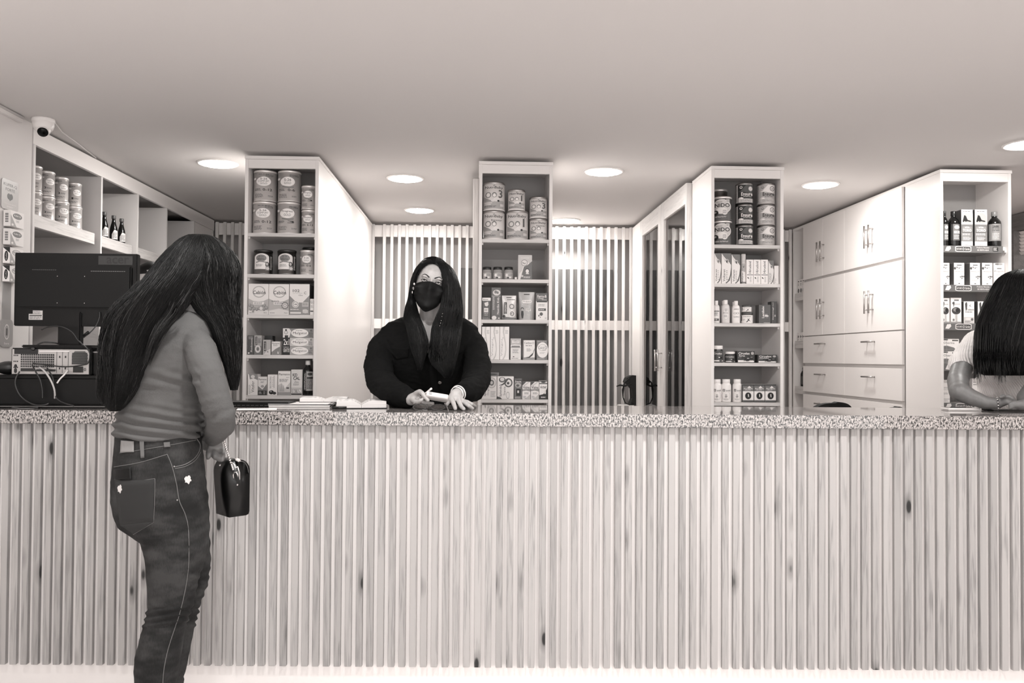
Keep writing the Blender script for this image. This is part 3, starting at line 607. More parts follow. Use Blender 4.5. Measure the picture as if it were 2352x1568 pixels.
BX(1128.5, 1150.5, 660, .42, [('e', .55, .84, .4, .09, .85), ('e', .45, .86, .15, .05, .5), ('e', .65, .84, .12, .04, .5), ('t', 'Nutrilio Kids', .70, .43, .22, .52, .93, 90), ('l', .15, .3, .35, .72, 16, .85), ('e', .3, .06, .25, .06, .88), ('r', .72, .03, .88, .06, .92), ('r', .0, .72, 1, .74, .65)], 'tall dark box with upright lettering')
def pouch(xl, xr, yt, g, items, desc, hole=True):
    i, k = _cur; Y = YT[i]+.02; zb = SZ[i][k]+.0006; ym = (yt+SHY[i][k])/2; a, b = at(xl, ym, Y).x, at(xr, ym, Y).x; H = at((xl+xr)/2, yt, Y).z-zb; W = b-a
    bm = MB(); n = 12; m = 14; th = .028; V = []
    def pt(u, v, s):
        w_ = 1-.10*(1-v) if hole == 2 else 1
        bulge = th*max(.04, (1-v)**.8)*(1-abs(2*u-1)**3)
        return Vector(((u-.5)*W*w_, .02-s*bulge*.5, v*H))
    for s in (1, -1):
        gr = [[bm.bm.verts.new(pt(ii/n, j/m, s)) for ii in range(n+1)] for j in range(m+1)]; V.append(gr)
        bm._set([bm.bm.faces.new((gr[j][ii], gr[j][ii+1], gr[j+1][ii+1], gr[j+1][ii])) for j in range(m) for ii in range(n)], g, True)
    bmesh.ops.remove_doubles(bm.bm, verts=bm.bm.verts[:], dist=.0002)
    A, B = V
    o = bm.obj('pouch', None, ((a+b)/2, Y, zb)); tagp(o, desc+', '+where(), 'pouch')
    sl = MB().box(-W*.16, W*.16, .0185, .0193, H*.905, H*.93, G(.05)).obj('hang_slot', o)
    sl.location = (0, -.002, 0)
    art(items, W, H, lambda x, y, d: pt(x/W, y/H, 1)+Vector((0, -d-.0008, 0)), o, bend=True); return o
pouch(1150.5, 1187.5, 678, G(.72, .3, .4), [('e', .68, .55, .16, .11, .5), ('e', .68, .55, .1, .07, .85), ('r', .2, .25, .38, .72, .2), ('t', 'CEREBRIT', .29, .48, .1, .42, .9, 90), ('e', .7, .25, .19, .135, .92), ('e', .7, .25, .14, .1, .55), ('t', '3', .7, .25, .12, .11, .95), ('l', .4, .8, .9, .86, 1, .4), ('e', .2, .14, .09, .06, .3), ('p', [(0, 0), (.3, .12), (1, .08), (1, 0)], .45)], 'shiny foil pouch with a round 3 badge')
pouch(1189.5, 1230.5, 670, G(.60, .3, .3), [('p', [(.22, .66), (.26, .71), (.76, .72), (.8, .67), (.76, .61), (.26, .60)], .93), ('t', 'Mulgatol', .51, .66, .46, .06, .2), ('r', .25, .53, .72, .58, .85), ('l', .28, .54, .7, .575, 1, .3), ('e', .24, .40, .09, .05, .15), ('e', .24, .38, .065, .04, .7), ('p', [(.16, .2), (.18, .32), (.3, .32), (.32, .2), (.28, .06), (.2, .06)], .2), ('r', .44, .32, .76, .41, .88), ('p', [(.56, .33), (.6, .27), (.64, .33)], .88), ('l', .47, .34, .73, .4, 2, .4), ('t', 'Gomitas', .62, .19, .2, .035, .9)], 'large grey stand-up pouch with boy picture', 2)
BX(1231, 1259, 673, .93, [('r', 0, .70, 1, 1, .38), ('t', 'Ferro-B', .5, .88, .76, .1, .95, 0, .03), ('t', 'Complex', .4, .795, .5, .07, .92), ('l', .5, .73, .92, .77, 1, .85), ('r', .06, .66, .94, .70, .15), ('l', .2, .5, .8, .6, 2, .6), ('r', .2, .34, .84, .43, .3), ('l', .25, .36, .8, .41, 1, .9), ('e', .45, .22, .14, .065, .35), ('e', .25, .16, .07, .035, .5), ('e', .37, .1, .05, .025, .6), ('o', .82, .07, .06, .025, .3, .3)], 'white box with dark top band and dots', dep=.06)
sh(1, 3)
vit = [('p', [(.35, 1), (.30, .84), (.42, .68), (.55, .5), (.6, .3), (.5, .12), (.25, 0), (.42, 0), (.62, .12), (.70, .3), (.66, .5), (.55, .68), (.46, .84), (.55, 1)], .80), ('l', .55, .78, .9, .9, 4, .6), ('t', 'Vitagni', .22, .36, .22, .52, .66, 90, 0), ('l', .28, .62, .42, .68, 2, .6)]
for n, (a, b) in enumerate(((1105, 1126), (1126.5, 1147.5), (1148, 1169.5))):
    BX(a, b, 750, .95, vit, 'tall white box with pale wave, '+('left of three', 'middle of three', 'right of three')[n], dep=.1, grp='tall white boxes with pale wave')
BX(1172.5, 1196.5, 777, .90, [('r', 0, .55, 1, 1, .72), ('t', 'BioSil', .5, .84, .7, .14, .95, 0, .03), ('p', [(0, .6), (.4, .66), (1, .58), (1, .7), (.4, .73), (0, .69)], .88), ('r', .1, .58, .9, .65, .5), ('l', .2, .3, .8, .5, 4, .5), ('e', .3, .14, .08, .02, .2), ('l', .1, .04, .9, .09, 1, .5)], 'narrow pale grey box with white capital lettering')
BX(1201.5, 1228.5, 781, .93, [('r', 0, 0, 1, .12, .6), ('p', [(.1, .1), (.5, .16), (.85, .36), (.98, .6), (.98, .5), (.8, .22), (.55, .1)], .25), ('t', 'Calcibon D', .52, .86, .82, .11, .25), ('l', .2, .68, .85, .76, 1, .5), ('l', .3, .42, .7, .58, 3, .5), ('r', .02, 0, .06, 1, .5)], 'white box with a dark curved sweep')
BX(1232, 1258.5, 781, .50, [('e', .55, .5, .52, .40, .94), ('e', .55, .62, .4, .17, .75), ('e', .55, .62, .36, .145, .94), ('t', 'Calcid D', .55, .62, .74, .14, .3, 0, .0), ('t', 'SOYA', .7, .5, .3, .06, .4), ('l', .3, .3, .8, .4, 2, .7), ('l', .1, .93, .9, .97, 1, .85), ('l', .1, .03, .9, .07, 1, .85)], 'dark box with big white circle')
sh(1, 4)
BX(1101.5+4, 1141, 864, .92, [('e', .66, .72, .3, .24, .85), ('o', .66, .72, .3, .24, .12, .65), ('e', .66, .72, .16, .13, .4), ('e', .66, .72, .09, .07, .8), ('t', 'Splenda', .25, .36, .16, .46, .15, 90), ('t', 'Original', .44, .38, .13, .42, .3, 90, 0), ('l', .6, .08, .95, .35, 5, .6)], 'white sweetener box with a cup picture', dep=.06)
BX(1141.8, 1180, 864, .92, [('e', .3, .85, .2, .12, .4), ('e', .3, .87, .13, .08, .85), ('e', .68, .72, .25, .2, .35), ('e', .68, .72, .17, .14, .9), ('e', .66, .7, .08, .06, .3), ('p', [(.1, .6), (.3, .66), (.6, .85), (.7, .9), (.5, .68), (.3, .6)], .3), ('t', 'Splenda', .22, .34, .16, .46, .15, 90), ('t', 'Stevia', .44, .36, .13, .38, .3, 90, 0), ('r', .55, .02, .75, .32, .9), ('o', .65, .17, .1, .15, .15, .5), ('p', [(0, 0), (0, .12), (.2, .08), (.3, 0)], .3)], 'white sweetener box with flower picture', dep=.06, side=.6)
BX(1113, 1146, 855, .55, [('e', .5, .93, .4, .03, .3)], 'grey box behind the two sweetener boxes', off=.09)
BX(1181, 1199, 869, .45, [('r', 0, .82, 1, .95, .3), ('t', 'Stevia', .5, .86, .8, .09, .95), ('e', .5, .68, .4, .12, .7), ('e', .45, .66, .2, .06, .35), ('r', .25, .16, .85, .5, .12), ('r', .4, .3, .62, .42, .85), ('l', .1, .03, .9, .12, 2, .8)], 'narrow dark box with picture of a cup')
for n, (a, b) in enumerate(((1199.5, 1218.3), (1219, 1238))):
    BX(a, b, 876.5, .93, [('p', [(0, 1), (0, .78), (.5, 1)], .3), ('p', [(.1, .8), (.8, 1), (.98, 1), (.3, .75)], .8), ('t', 'Visine', .5, .68, .84, .17, .1, 0, .03), ('p', [(0, .46), (.5, .5), (1, .44), (1, .6), (.5, .58), (0, .57)], .6), ('l', .25, .28, .85, .4, 3, .4), ('p', [(.2, .0), (.55, .1), (1, .3), (1, 0)], .75), ('l', .1, .04, .5, .2, 3, .4)], 'small white eye-drop box, '+('left of the pair', 'right of the pair')[n], grp='small eye-drop boxes')
BX(1238.6, 1257.5, 874, .94, [('r', .0, .93, 1, 1, .5), ('e', .5, .93, .3, .05, .2), ('r', 0, .82, 1, .87, .15), ('t', 'victer', .5, .66, .8, .15, .1, 0, .03), ('p', [(0, .22), (.5, .28), (.75, .4), (1, .62), (1, 0), (0, 0)], .15), ('e', .72, .38, .12, .1, .9), ('p', [(.66, .42), (.72, .58), (.78, .42)], .9), ('r', .2, .06, .85, .16, .4), ('l', .22, .07, .83, .15, 1, .9)], 'small white box with black lower corner')
# ---- tower 2
sh(2, 0)
nido = [('r', 0, 0, 1, .34, .36), ('e', .45, .6, .48, .34, .80), ('o', .45, .6, .5, .36, .06, .95), ('t', 'Nestlé', .32, .83, .32, .05, .25), ('t', 'NIDO', .48, .665, .80, .19, .06, 0, .05), ('l', .2, .53, .6, .55, 1, .4), ('e', .42, .4, .3, .16, .9), ('e', .62, .33, .15, .14, .86), ('p', [(.5, .45), (.72, .5), (.75, .28), (.55, .22)], .9),
        ('l', .52, .26, .74, .44, 4, .4), ('e', .12, .3, .16, .13, .15), ('e', .1, .33, .07, .05, .7), ('l', .1, .07, .85, .13, 2, .9), ('r', .7, .8, .86, .96, .88), ('l', .71, .82, .85, .95, 3, .3)]
MD = G(.45, .3, .3)
o, z1 = CN(1638.5, 1681, 506.5, 561, MD, nido, 'dark milk powder tin with light oval, lower of left stack', name='milk_can')
CN(1638.5, 1681, 451.5, 505, MD, nido, 'dark milk powder tin with light oval, upper of left stack', z0=z1, name='milk_can')
CN(1634, 1671, 434.5, 505, G(.7, .3, 1.0), [], 'plain silver tin behind the left stack', off=.14, z0=z1, name='milk_can')
CN(1634, 1671, 506.5, 561, G(.7, .3, 1.0), [], 'plain silver tin behind the left stack, under the other', off=.14, name='milk_can')
def ens(dark):
    a, b = (.14, .93) if dark else (.72, .10)
    return [('r', 0, 0, 1, 1, a), ('r', 0, 0, .14, 1, .80), ('l', .02, .05, .12, .95, 14, .2), ('p', [(.16, .62), (.3, .66), (.62, 1), (.98, 1), (.98, .5), (.5, .6)], .32 if dark else .92), ('r', .17, 0, 1, .22, .78), ('l', .3, .05, .95, .18, 3, .45), ('e', .32, .24, .14, .06, .85), ('p', [(.3, .2), (.26, .3), (.32, .26), (.36, .32), (.38, .24), (.46, .24), (.38, .2)], .95),
            ('r', .24, .78, .4, .93, a), ('o', .32, .86, .08, .075, .35, .92 if dark else .5), ('r', .28, .82, .36, .84, .9 if dark else .3), ('e', .84, .78, .12, .14, .85), ('o', .84, .78, .12, .14, .2, .3 if not dark else .6), ('p', [(.79, .79), (.83, .72), (.92, .85), (.83, .755)], .1 if not dark else .7), ('t', 'Ensure', .64, .48, .62, .21, b, 0, .04), ('l', .45, .3, .98, .35, 1, b)]
zz = [None, None]
for n, (ya, yb, w_) in enumerate(((517, 562, 'bottom'), (469, 517, 'middle'), (420.5, 469, 'top'))):
    _, z1 = CN(1689, 1730, ya, yb, G(.2, .3, .4), ens(True), 'black nutrition tin with white lettering, %s of its stack' % w_, z0=zz[0], name='nutrition_can', lid=G(.6, .3, 1.0), grp='black nutrition tins')
    _, z2 = CN(1738.5, 1779.5, ya, yb, G(.8, .3, .4), ens(False), 'light grey nutrition tin with dark lettering, %s of its stack' % w_, z0=zz[1], name='nutrition_can', lid=G(.6, .3, 1.0), grp='light grey nutrition tins')
    zz = [z1, z2]
sh(2, 1)
def volt(u): return [('p', [(0, 1), (.2, .9), (1, .62), (1, 1)], .45), ('p', [(0, .95), (.4, .8), (.9, .68), (.3, .72)], .85), ('e', .6, .76, .16, .05, .75), ('p', [(.4, .80), (.55, .74), (.7, .82), (.6, .70), (.75, .66), (.5, .69)], .2), ('p', [(.5, 0), (.85, .1), (1, .3), (1, .55), (.9, .3), (.7, .1), (.4, .02)], .35), ('t', 'Voltaren', .25, .27, .24, .40, .12, 90), ('l', .48, .1, .62, .45, 6, .55), ('e', .72, .12, .08, .025, .5)]
BX(1641, 1656.5, 581.5, .93, volt(1), 'tall white gel box at the left end, cut by the panel', dep=.05)
BX(1657.5, 1679.5, 581.5, .93, volt(1), 'tall white gel box, second from left', dep=.05, side=.85)
BX(1680.5, 1700, 584, .93, volt(1), 'white gel box, third from left', dep=.05, side=.6)
PB(1701, 1713.5, 583.5, 1, M_WPL, G(.80, .15), [('p', [(.1, .62), (.9, .55), (.9, .98), (.1, .98)], .7), ('p', [(.3, .85), (.5, .8), (.7, .9), (.6, .75)], .2), ('t', 'Voltaren', .35, .3, .3, .45, .15, 90), ('r', 0, .02, 1, .09, .5)], 'slim white spray tube with clear cap', shape='tube', name='spray_tube', cat='tube')
for n, (a, b) in enumerate(((1714.5, 1730.5), (1731, 1747), (1747.6, 1764))):
    BX(a, b, 596, .95, [('t', 'Hirudoid', .5, .68, .36, .5, .12, 90, .02), ('r', .08, .355, .95, .38, .3), ('e', .22, .25, .08, .025, .1), ('e', .3, .22, .06, .02, .1), ('l', .5, .06, .75, .3, 6, .6)], 'white ointment box with upright black name, '+('left of three', 'middle of three', 'right of three')[n], dep=.05, grp='white ointment boxes')
BX(1764.7, 1777.5, 598.5, .90, volt(1), 'short gel box right of the three ointment boxes', dep=.04, side=.6)
BX(1778.3, 1790, 610, .95, [('l', .2, .05, .4, .3, 5, .5)], 'plain white box at the right end', dep=.04)
sh(2, 2)
PB(1637, 1654, 690.5, 1, G(.9, .35), M_WPL, [('r', 0, .62, .9, .67, .4), ('l', .15, .4, .8, .6, 4, .3), ('r', 0, .12, .85, .24, .2), ('l', .1, .14, .8, .22, 1, .9)], 'white lotion bottle cut by the left panel', shape='talc', name='lotion_bottle')
PB(1656, 1677, 689, 1, G(.87, .4), M_WPL, [('e', .55, .48, .34, .3, .8), ('e', .55, .48, .30, .27, .9), ('e', .55, .68, .13, .08, .75), ('t', 'MITOSYL', .52, .53, .6, .07, .2), ('l', .32, .3, .75, .44, 3, .5)], 'pale powder bottle with oval label', shape='talc', name='powder_bottle')
PB(1680, 1700.5, 691, 1, M_WPL, M_WPL, [('t', 'LINIMENTO', .55, .76, .6, .06, .25), ('o', .4, .54, .16, .045, .2, .2), ('o', .7, .54, .16, .045, .2, .2), ('t', 'OLIMPICO', .58, .34, .66, .07, .2)], 'white liniment bottle with spectacle-shaped emblem', shape='talc', name='lotion_bottle')
PB(1653, 1671, 690.5, 1, G(.85, .4), M_WPL, [], 'white bottle behind the powder bottle', shape='talc', off=.10, name='lotion_bottle')
PB(1677, 1696, 693.5, 1, G(.85, .4), M_WPL, [], 'white bottle behind the liniment bottle', shape='talc', off=.10, name='lotion_bottle')
pot = [('r', .03, .05, 1, .95, .93), ('l', .2, .72, .85, .86, 2, .25), ('p', [(.42, .15), (.6, .4), (.5, .55), (.62, .5), (.72, .62), (.66, .42), (.8, .2), (.64, .32), (.5, .12)], .12), ('l', .15, .3, .35, .55, 3, .5), ('r', .05, .3, .1, .9, .15)]
o = PB(1701.5, 1730, 717, 1, M_WPL, G(.3, .4), pot, 'wide white cream pot with dark lid, lower of two', shape='pot', name='cream_pot', cat='jar')
z = at(1715, 717, YT[2]+.02+.034).z-SZ[2][2]
PB(1703, 1727, 701, 1, M_WPL, G(.3, .4), pot, 'smaller white cream pot, on top of the wide pot', shape='pot', name='cream_pot', cat='jar', zadd=z+.001, off=.024)
BX(1743, 1770.5, 699.5, .36, [('t', 'Lactibón', .35, .6, .2, .62, .95, 90, .03), ('l', .5, .42, .78, .5, 2, .9), ('r', .5, .36, .8, .43, .9), ('r', .55, .3, .78, .32, .6), ('t', 'medicamenta', .66, .04, .5, .04, .93)], 'dark grey box with large upright white name')
BX(1771.5, 1784, 692, .30, [('t', 'Dermovagil', .35, .45, .24, .56, .92, 90), ('t', 'OVULOS', .34, .86, .16, .18, .8, 90, 0), ('l', .55, .3, .85, .4, 2, .9)], 'narrow black box with upright white name')
sh(2, 3)
cir = [('r', 0, .05, 1, .9, .3), ('t', 'Ciruelax', .48, .68, .8, .14, .93, 0, .02), ('e', .7, .35, .2, .1, .08), ('e', .62, .38, .08, .04, .85), ('r', .1, .08, .95, .18, .9), ('e', .75, .14, .15, .06, .3)]
PB(1637.5, 1661.5, 793.5, 1, G(.12, .15), M_WPL, cir, 'dark prune jar with white lid, larger one at left', shape='jar', name='prune_jar', cat='jar')
PB(1664, 1690, 807.5, 1, G(.12, .15), M_WPL, cir, 'short dark prune jar with white lid, beside the larger one', shape='jar', name='prune_jar', cat='jar')
for (a, b, yt, s2, d) in ((1693, 1733.5, 806, 'forte', 'larger'), (1740, 1784.5, 814.5, 'minitabs', 'smaller, flatter')):
    BX(a, b, yt, .20, [('t', 'Ciruelax', .40, .80, .64, .2, .95, 0, .03), ('t', s2, .27 if s2 == 'forte' else .33, .60, .34 if s2 == 'forte' else .48, .15, .92, 0, .02), ('e', .87, .81, .08, .12, .85), ('o', .87, .81, .055, .08, .4, .2), ('l', .05, .36, .3, .5, 2, .5), ('r', .05, .04, .38, .22, .92), ('p', [(.35, .04), (.45, .24), (.6, .3), (.98, .05)], .85), ('e', .58, .30, .17, .17, .06), ('e', .76, .42, .18, .16, .08), ('e', .62, .38, .07, .03, .8), ('e', .82, .48, .07, .025, .6), ('e', .85, .12, .12, .08, .9)], 'black prune tablet box, the %s one' % d, side=.2)
sh(2, 4)
for n, (a, b, d) in enumerate(((1631, 1654, 'left of three, cut by the panel'), (1655.5, 1680, 'middle of three'), (1681.5, 1704.5, 'right of three'))):
    PB(a, b, 870.5, 1, M_WPL, M_WPL, [('r', .18, .56, .38, .68, .2), ('p', [(.26, .58), (.3, .58), (.3, .66), (.26, .66)], .95), ('r', .22, .605, .34, .635, .95), ('t', 'Formula1', .68, .61, .46, .09, .2), ('o', .5, .33, .4, .24, .04, .7), ('e', .5, .36, .1, .06, .75), ('p', [(.35, .28), (.5, .22), (.66, .3), (.5, .33)], .6), ('l', .3, .12, .7, .18, 1, .5)], 'white pill bottle, '+d, shape='pill', name='pill_bottle', grp='white pill bottles')
for n, (a, b) in enumerate(((1706, 1731), (1732, 1756.5), (1757.5, 1782.5))):
    BX(a, b, 882.5, .93, [('r', 0, .62, 1, 1, .42), ('r', 0, .93, 1, 1, .2), ('p', [(.4, .78), (.6, .92), (.8, .8)], .9), ('t', 'MULTIBION', .5, .76, .8, .1, .93, 0, .03), ('l', .2, .66, .8, .7, 1, .9), ('e', .5, .36, .3, .2, .05), ('o', .5, .36, .3, .2, .1, .6), ('p', [(.44, .26), (.5, .36), (.46, .42), (.54, .48), (.56, .38), (.58, .26), (.51, .33)], .93), ('r', 0, .0, 1, .12, .4), ('r', 0, 0, 1, .04, .15)],
       'square box with black disc and runner, '+('left of three', 'middle of three', 'right of three')[n], dep=.06, grp='square boxes with black disc', side=.3)
# ---- tower 3
sh(3, 0)
toro = [('r', 0, .14, 1, .60, .50), ('r', 0, .60, 1, .9, .82), ('e', .5, .76, .48, .15, .7), ('p', [(.1, .66), (.25, .85), (.4, .83), (.55, .72), (.8, .70), (.9, .67), (.7, .67), (.6, .68), (.45, .68), (.4, .66), (.3, .69), (.2, .66)], .08), ('o', .5, .76, .5, .16, .06, .9), ('r', .1, .91, .9, .98, .9), ('l', .15, .93, .85, .97, 1, .4),
        ('r', .05, .38, .95, .56, .25), ('r', .08, .39, .92, .55, .55), ('t', 'VITA', .5, .52, .42, .045, .95, 0, .03), ('t', 'TORO', .5, .44, .76, .07, .95, 0, .05), ('l', .1, .3, .9, .36, 2, .93), ('l', .15, .17, .85, .27, 4, .93), ('l', .3, .03, .7, .06, 1, .6)]
am = [('r', .3, .2, 1, .72, .45), ('r', .3, .2, .48, .72, .2), ('e', .78, .62, .2, .06, .85), ('r', .55, .42, 1, .5, .9), ('t', 'TORO', .78, .46, .4, .05, .1, 0, .03), ('l', .55, .24, 1, .38, 3, .92)]
PB(2160, 2177.5, 485, 1, M_AMBER, G(.12, .3), am, 'black tonic bottle cut by the left panel', name='tonic_bottle', off=.03)
PB(2176, 2203, 485.5, 1, M_AMBER, G(.12, .3), am, 'black tonic bottle, second from left', name='tonic_bottle', off=.03)
BX(2208, 2234.5, 481, .88, toro, 'tall box with bull picture, left of the pair', dep=.07, off=.03, side=.35, grp='tall boxes with bull picture')
BX(2239, 2267.5, 481, .88, toro, 'tall box with bull picture, right of the pair', dep=.07, off=.03, side=.35, grp='tall boxes with bull picture')
PB(2269, 2298.5, 486.5, 1, M_AMBER, G(.5, .3), [('r', .1, .2, .95, .74, .55), ('l', .35, .5, .9, .7, 4, .25), ('l', .35, .24, .9, .45, 5, .8), ('e', .62, .64, .2, .03, .3)], 'black tonic bottle with grey cap at the right', name='tonic_bottle', off=.03)
sh(3, 1)
imm = [('r', .28, .88, .75, .92, .35), ('e', .1, .76, .1, .06, .3), ('e', .3, .8, .08, .04, .5), ('e', .5, .77, .06, .03, .4), ('e', .66, .79, .05, .025, .6), ('t', 'IMMUNOLIVE', .5, .615, .8, .045, .3), ('p', [(.55, .38), (.62, .42), (.68, .38), (.62, .34)], .3), ('p', [(.7, .4), (.78, .45), (.86, .4), (.78, .35)], .25), ('p', [(.7, .32), (.77, .36), (.84, .32), (.77, .28)], .4), ('p', [(.86, .4), (.93, .44), (1, .4), (.93, .35)], .35), ('l', .15, .2, .85, .27, 2, .75), ('e', .5, .09, .1, .015, .2)]
for n, (a, b, d) in enumerate(((2163, 2181, 'leftmost, cut by the panel'), (2191, 2215, 'second from left'), (2228, 2251.5, 'third from left'), (2255.5, 2279.5, 'fourth from left'))):
    BX(a, b, 603.5, .94, imm, 'white supplement box with leaf dots, '+d, dep=.07, off=.03, side=.5, grp='white supplement boxes with leaf dots')
BX(2282.5, 2308.5, 604, .93, [('e', .35, .95, .25, .04, .45), ('e', .62, .95, .2, .04, .6), ('r', .3, .74, .72, .78, .4), ('t', 'Propolis', .5, .63, .88, .09, .2, 0, .0), ('l', .25, .42, .8, .52, 2, .7), ('p', [(.1, .05), (.3, .3), (.7, .35), (.6, .1)], .5), ('p', [(.3, .3), (.5, .4), (.8, .3), (.5, .32)], .15)], 'white box lettered with a thin name at the right', dep=.07, off=.03)
sh(3, 2)
rose = [('r', .3, .88, .75, .93, .4), ('t', 'Rosemonds', .5, .76, .7, .06, .5), ('e', .5, .5, .42, .14, .25), ('e', .42, .54, .2, .07, .55), ('e', .62, .52, .18, .07, .15), ('p', [(.4, .35), (.6, .35), (.62, .05), (.5, .02), (.42, .12)], .75), ('e', .25, .15, .1, .05, .5), ('p', [(.1, .8), (.3, .86), (.35, .8), (.28, .68), (.24, .62), (.22, .75)], .3), ('r', 0, 0, 1, .08, .6)]
BX(2163, 2181, 684, .94, rose, 'white box with rose bowl picture, cut by the panel', off=.03)
BX(2184, 2208.5, 683.5, .94, rose, 'white box with rose bowl picture, the whole one', off=.03)
slim = [('r', 0, 0, 1, .3, .82), ('e', .25, .93, .08, .03, .2), ('p', [(.12, .9), (.25, .93), (.34, .88), (.3, .66), (.2, .55), (.16, .7)], .3), ('p', [(.5, .8), (.75, .92), (.6, .82), (.75, .76)], .45), ('t', 'Calabacin', .62, .64, .66, .08, .3, 0, .02), ('l', .15, .5, .9, .56, 1, .3), ('e', .5, .22, .35, .05, .9), ('e', .78, .2, .12, .06, .4), ('l', .1, .05, .7, .15, 2, .5)]
BX(2213.5, 2238, 692, .94, slim, 'white box with slim figure, left one', off=.03, side=.4)
BX(2246, 2270, 692, .94, slim, 'white box with slim figure, partly behind the dark hair', off=.03, side=.4)
sh(3, 3)
ova = [('r', .1, .88, .35, .98, .3), ('r', .6, .82, .95, .92, .35), ('t', 'Ovarina', .42, .68, .62, .17, .2, 0, .0), ('p', [(0, .0), (0, .42), (.3, .45), (.7, .3), (.85, .08), (.85, 0)], .5), ('l', .05, .2, .5, .36, 3, .35), ('r', 0, .0, 1, .05, .4), ('r', .28, 0, .30, 1, .6)]
o = BX(2163, 2203, 806.5, .94, ova, 'wide white box with grey arc, lower of two', off=.03, dep=.1, grp='wide white boxes with grey arc')
BX(2163, 2203, 778, .94, ova, 'wide white box with grey arc, upper of two', off=.03, dep=.1, z0=at(2183, 806.5, YT[3]+.03).z+.0006, grp='wide white boxes with grey arc')
sh(3, 4)
pl = [('l', .2, .7, .9, .9, 2, .6), ('r', 0, .3, 1, .34, .6), ('l', .1, .1, .9, .25, 2, .7)]
BX(2163, 2182, 898, .93, pl, 'white box at the far left, lower of two', off=.03)
BX(2163, 2182, 872, .93, pl, 'white box at the far left, upper of two', off=.03, z0=at(2172, 898, YT[3]+.03).z+.0006)
BX(2233, 2245, 869, .93, pl, 'white box glimpsed between arm and torso', off=.03)
# ---- open bay of the cupboard run, seen sideways
for (z, y0_, g_, s, n_) in ((1.86, 6.60, .9, .9, 3), (1.47, 6.60, .93, .8, 3)):
    for k in range(n_):
        hgt = .115 if z > 1.5 else .07
        mb = MB().box(.0, .05, -.022, .022, 0, hgt, G(.92, .5), .0008); yy = y0_+.012+.05*k
        o = mb.obj('medicine_box', None, (SX+.02, yy, z+.0006)); tagp(o, 'small white box on the %s narrow side shelf, %s of three' % ('upper' if z > 1.5 else 'middle', ('nearest', 'middle', 'farthest')[k]), 'box', 'small boxes on the side shelf')
        art([('e', .5, .2, .4, .16, .4), ('l', .15, .55, .85, .75, 2, .4), ('r', .2, .82, .8, .9, .3)] if z > 1.5 else [('e', .3, .5, .2, .16, .3), ('e', .7, .5, .12, .1, .4), ('l', .1, .15, .9, .25, 1, .4)], .044, hgt, lambda x, y, d: Vector((-d, .022-x, y)), o)
for k in range(2):
    r = .027; o = bottle('tonic_bottle', SX+.05, 6.615+.06*k, [(r*.95, 0), (r, .004), (r, .10), (r*.7, .118), (r*.42, .128), (r*.4, .135)], 1.1006, M_AMBER, (r*.46, .135, .155, G(.1, .3)), [('r', .1, .1, .95, .6, .3), ('r', .4, .35, .7, .5, .9), ('r', .4, .15, .7, .25, .8)], 'small dark bottle on the lower narrow side shelf, %s one' % ('nearer', 'farther')[k], 'bottle', 'small dark bottles on the side shelf')
# ---- inside the glass cabinet
for n, (y, z, h_, d_, g_) in enumerate(((5.15, 1.905, .12, .05, .35), (5.4, 1.905, .14, .05, .25), (6.0, 1.905, .13, .05, .3), (6.2, 1.905, .1, .05, .3), (5.2, 1.50, .08, .05, .85), (5.12, 1.085, .14, .06, .9), (6.05, 1.5, .07, .04, .8), (5.95, 1.085, .1, .05, .85))):
    o = MB().box(0, .06, -d_/2, d_/2, 0, h_, G(g_, .5), .001).obj('medicine_box', None, (1.35, y, z+.0006)); tagp(o, '%s box behind the glass doors, %s shelf, %s door' % ('dark' if g_ < .5 else 'white', {1.905: 'upper', 1.5: 'middle', 1.085: 'lower'}[z], ('near' if y < 5.7 else 'far')+(' side of the near' if y > 5.35 and y < 5.6 else '') + (' edge of the far' if y > 6.1 else '')), 'box', 'boxes in the glass cabinet')
    art([('e', .5, .6, .3, .2, .8 if g_ < .5 else .3), ('l', .1, .1, .9, .35, 3, .5), ('r', .1, .82, .9, .92, .5)], d_, h_, lambda x, y, d: Vector((-d, d_/2-x, y)), o)
    if g_ > .5: art([('l', .1, .3, .9, .85, 6, .4), ('r', .1, .08, .5, .25, .2)], .06, h_, lambda x, y, d: Vector((x, -d_/2-d, y)), o)
# ---- left wall shelving
def lcan(x, y, r, z, h, t1, num, d):
    it = [('e', .72, .60, .24, .16, .93), ('t', t1, .72, .65, .38, .06, .12, 0, .02), ('t', 'GOLD', .72, .55, .28, .06, .4), ('t', num, .45, .3, .12, .1, .1, 0, .03), ('l', .55, .26, .9, .33, 2, .3), ('l', .1, .08, .8, .16, 2, .35), ('e', .3, .78, .1, .04, .85), ('l', .15, .86, .6, .92, 1, .2)]
    return can('formula_can', x, y, r, z, h, M_SILVER, it, d, 'can', 'silver tins on the left wall shelf')
zs = 2.0016
LC = [(-2.215, 4.19, .041), (-2.215, 4.315, .041), (-2.215, 4.455, .044), (-2.215, 4.60, .044)]
for n, (x, y, r) in enumerate(LC):
    w_ = ('nearest stack at the wall edge', 'second stack', 'third stack', 'farthest stack')[n]
    h0 = .122; lcan(x, y, r, zs, h0, ('Progress', 'Progress', 'S-26', 'Progress')[n], '3', 'silver tin on the left wall shelf, lower of the '+w_)
    lcan(x-.002, y, .041, zs+h0+.0006, .128, ('Progress', 'Progress', 'Progress', 'S-26')[n], ('3', '3', '3', '1')[n], 'silver tin on the left wall shelf, upper of the '+w_)
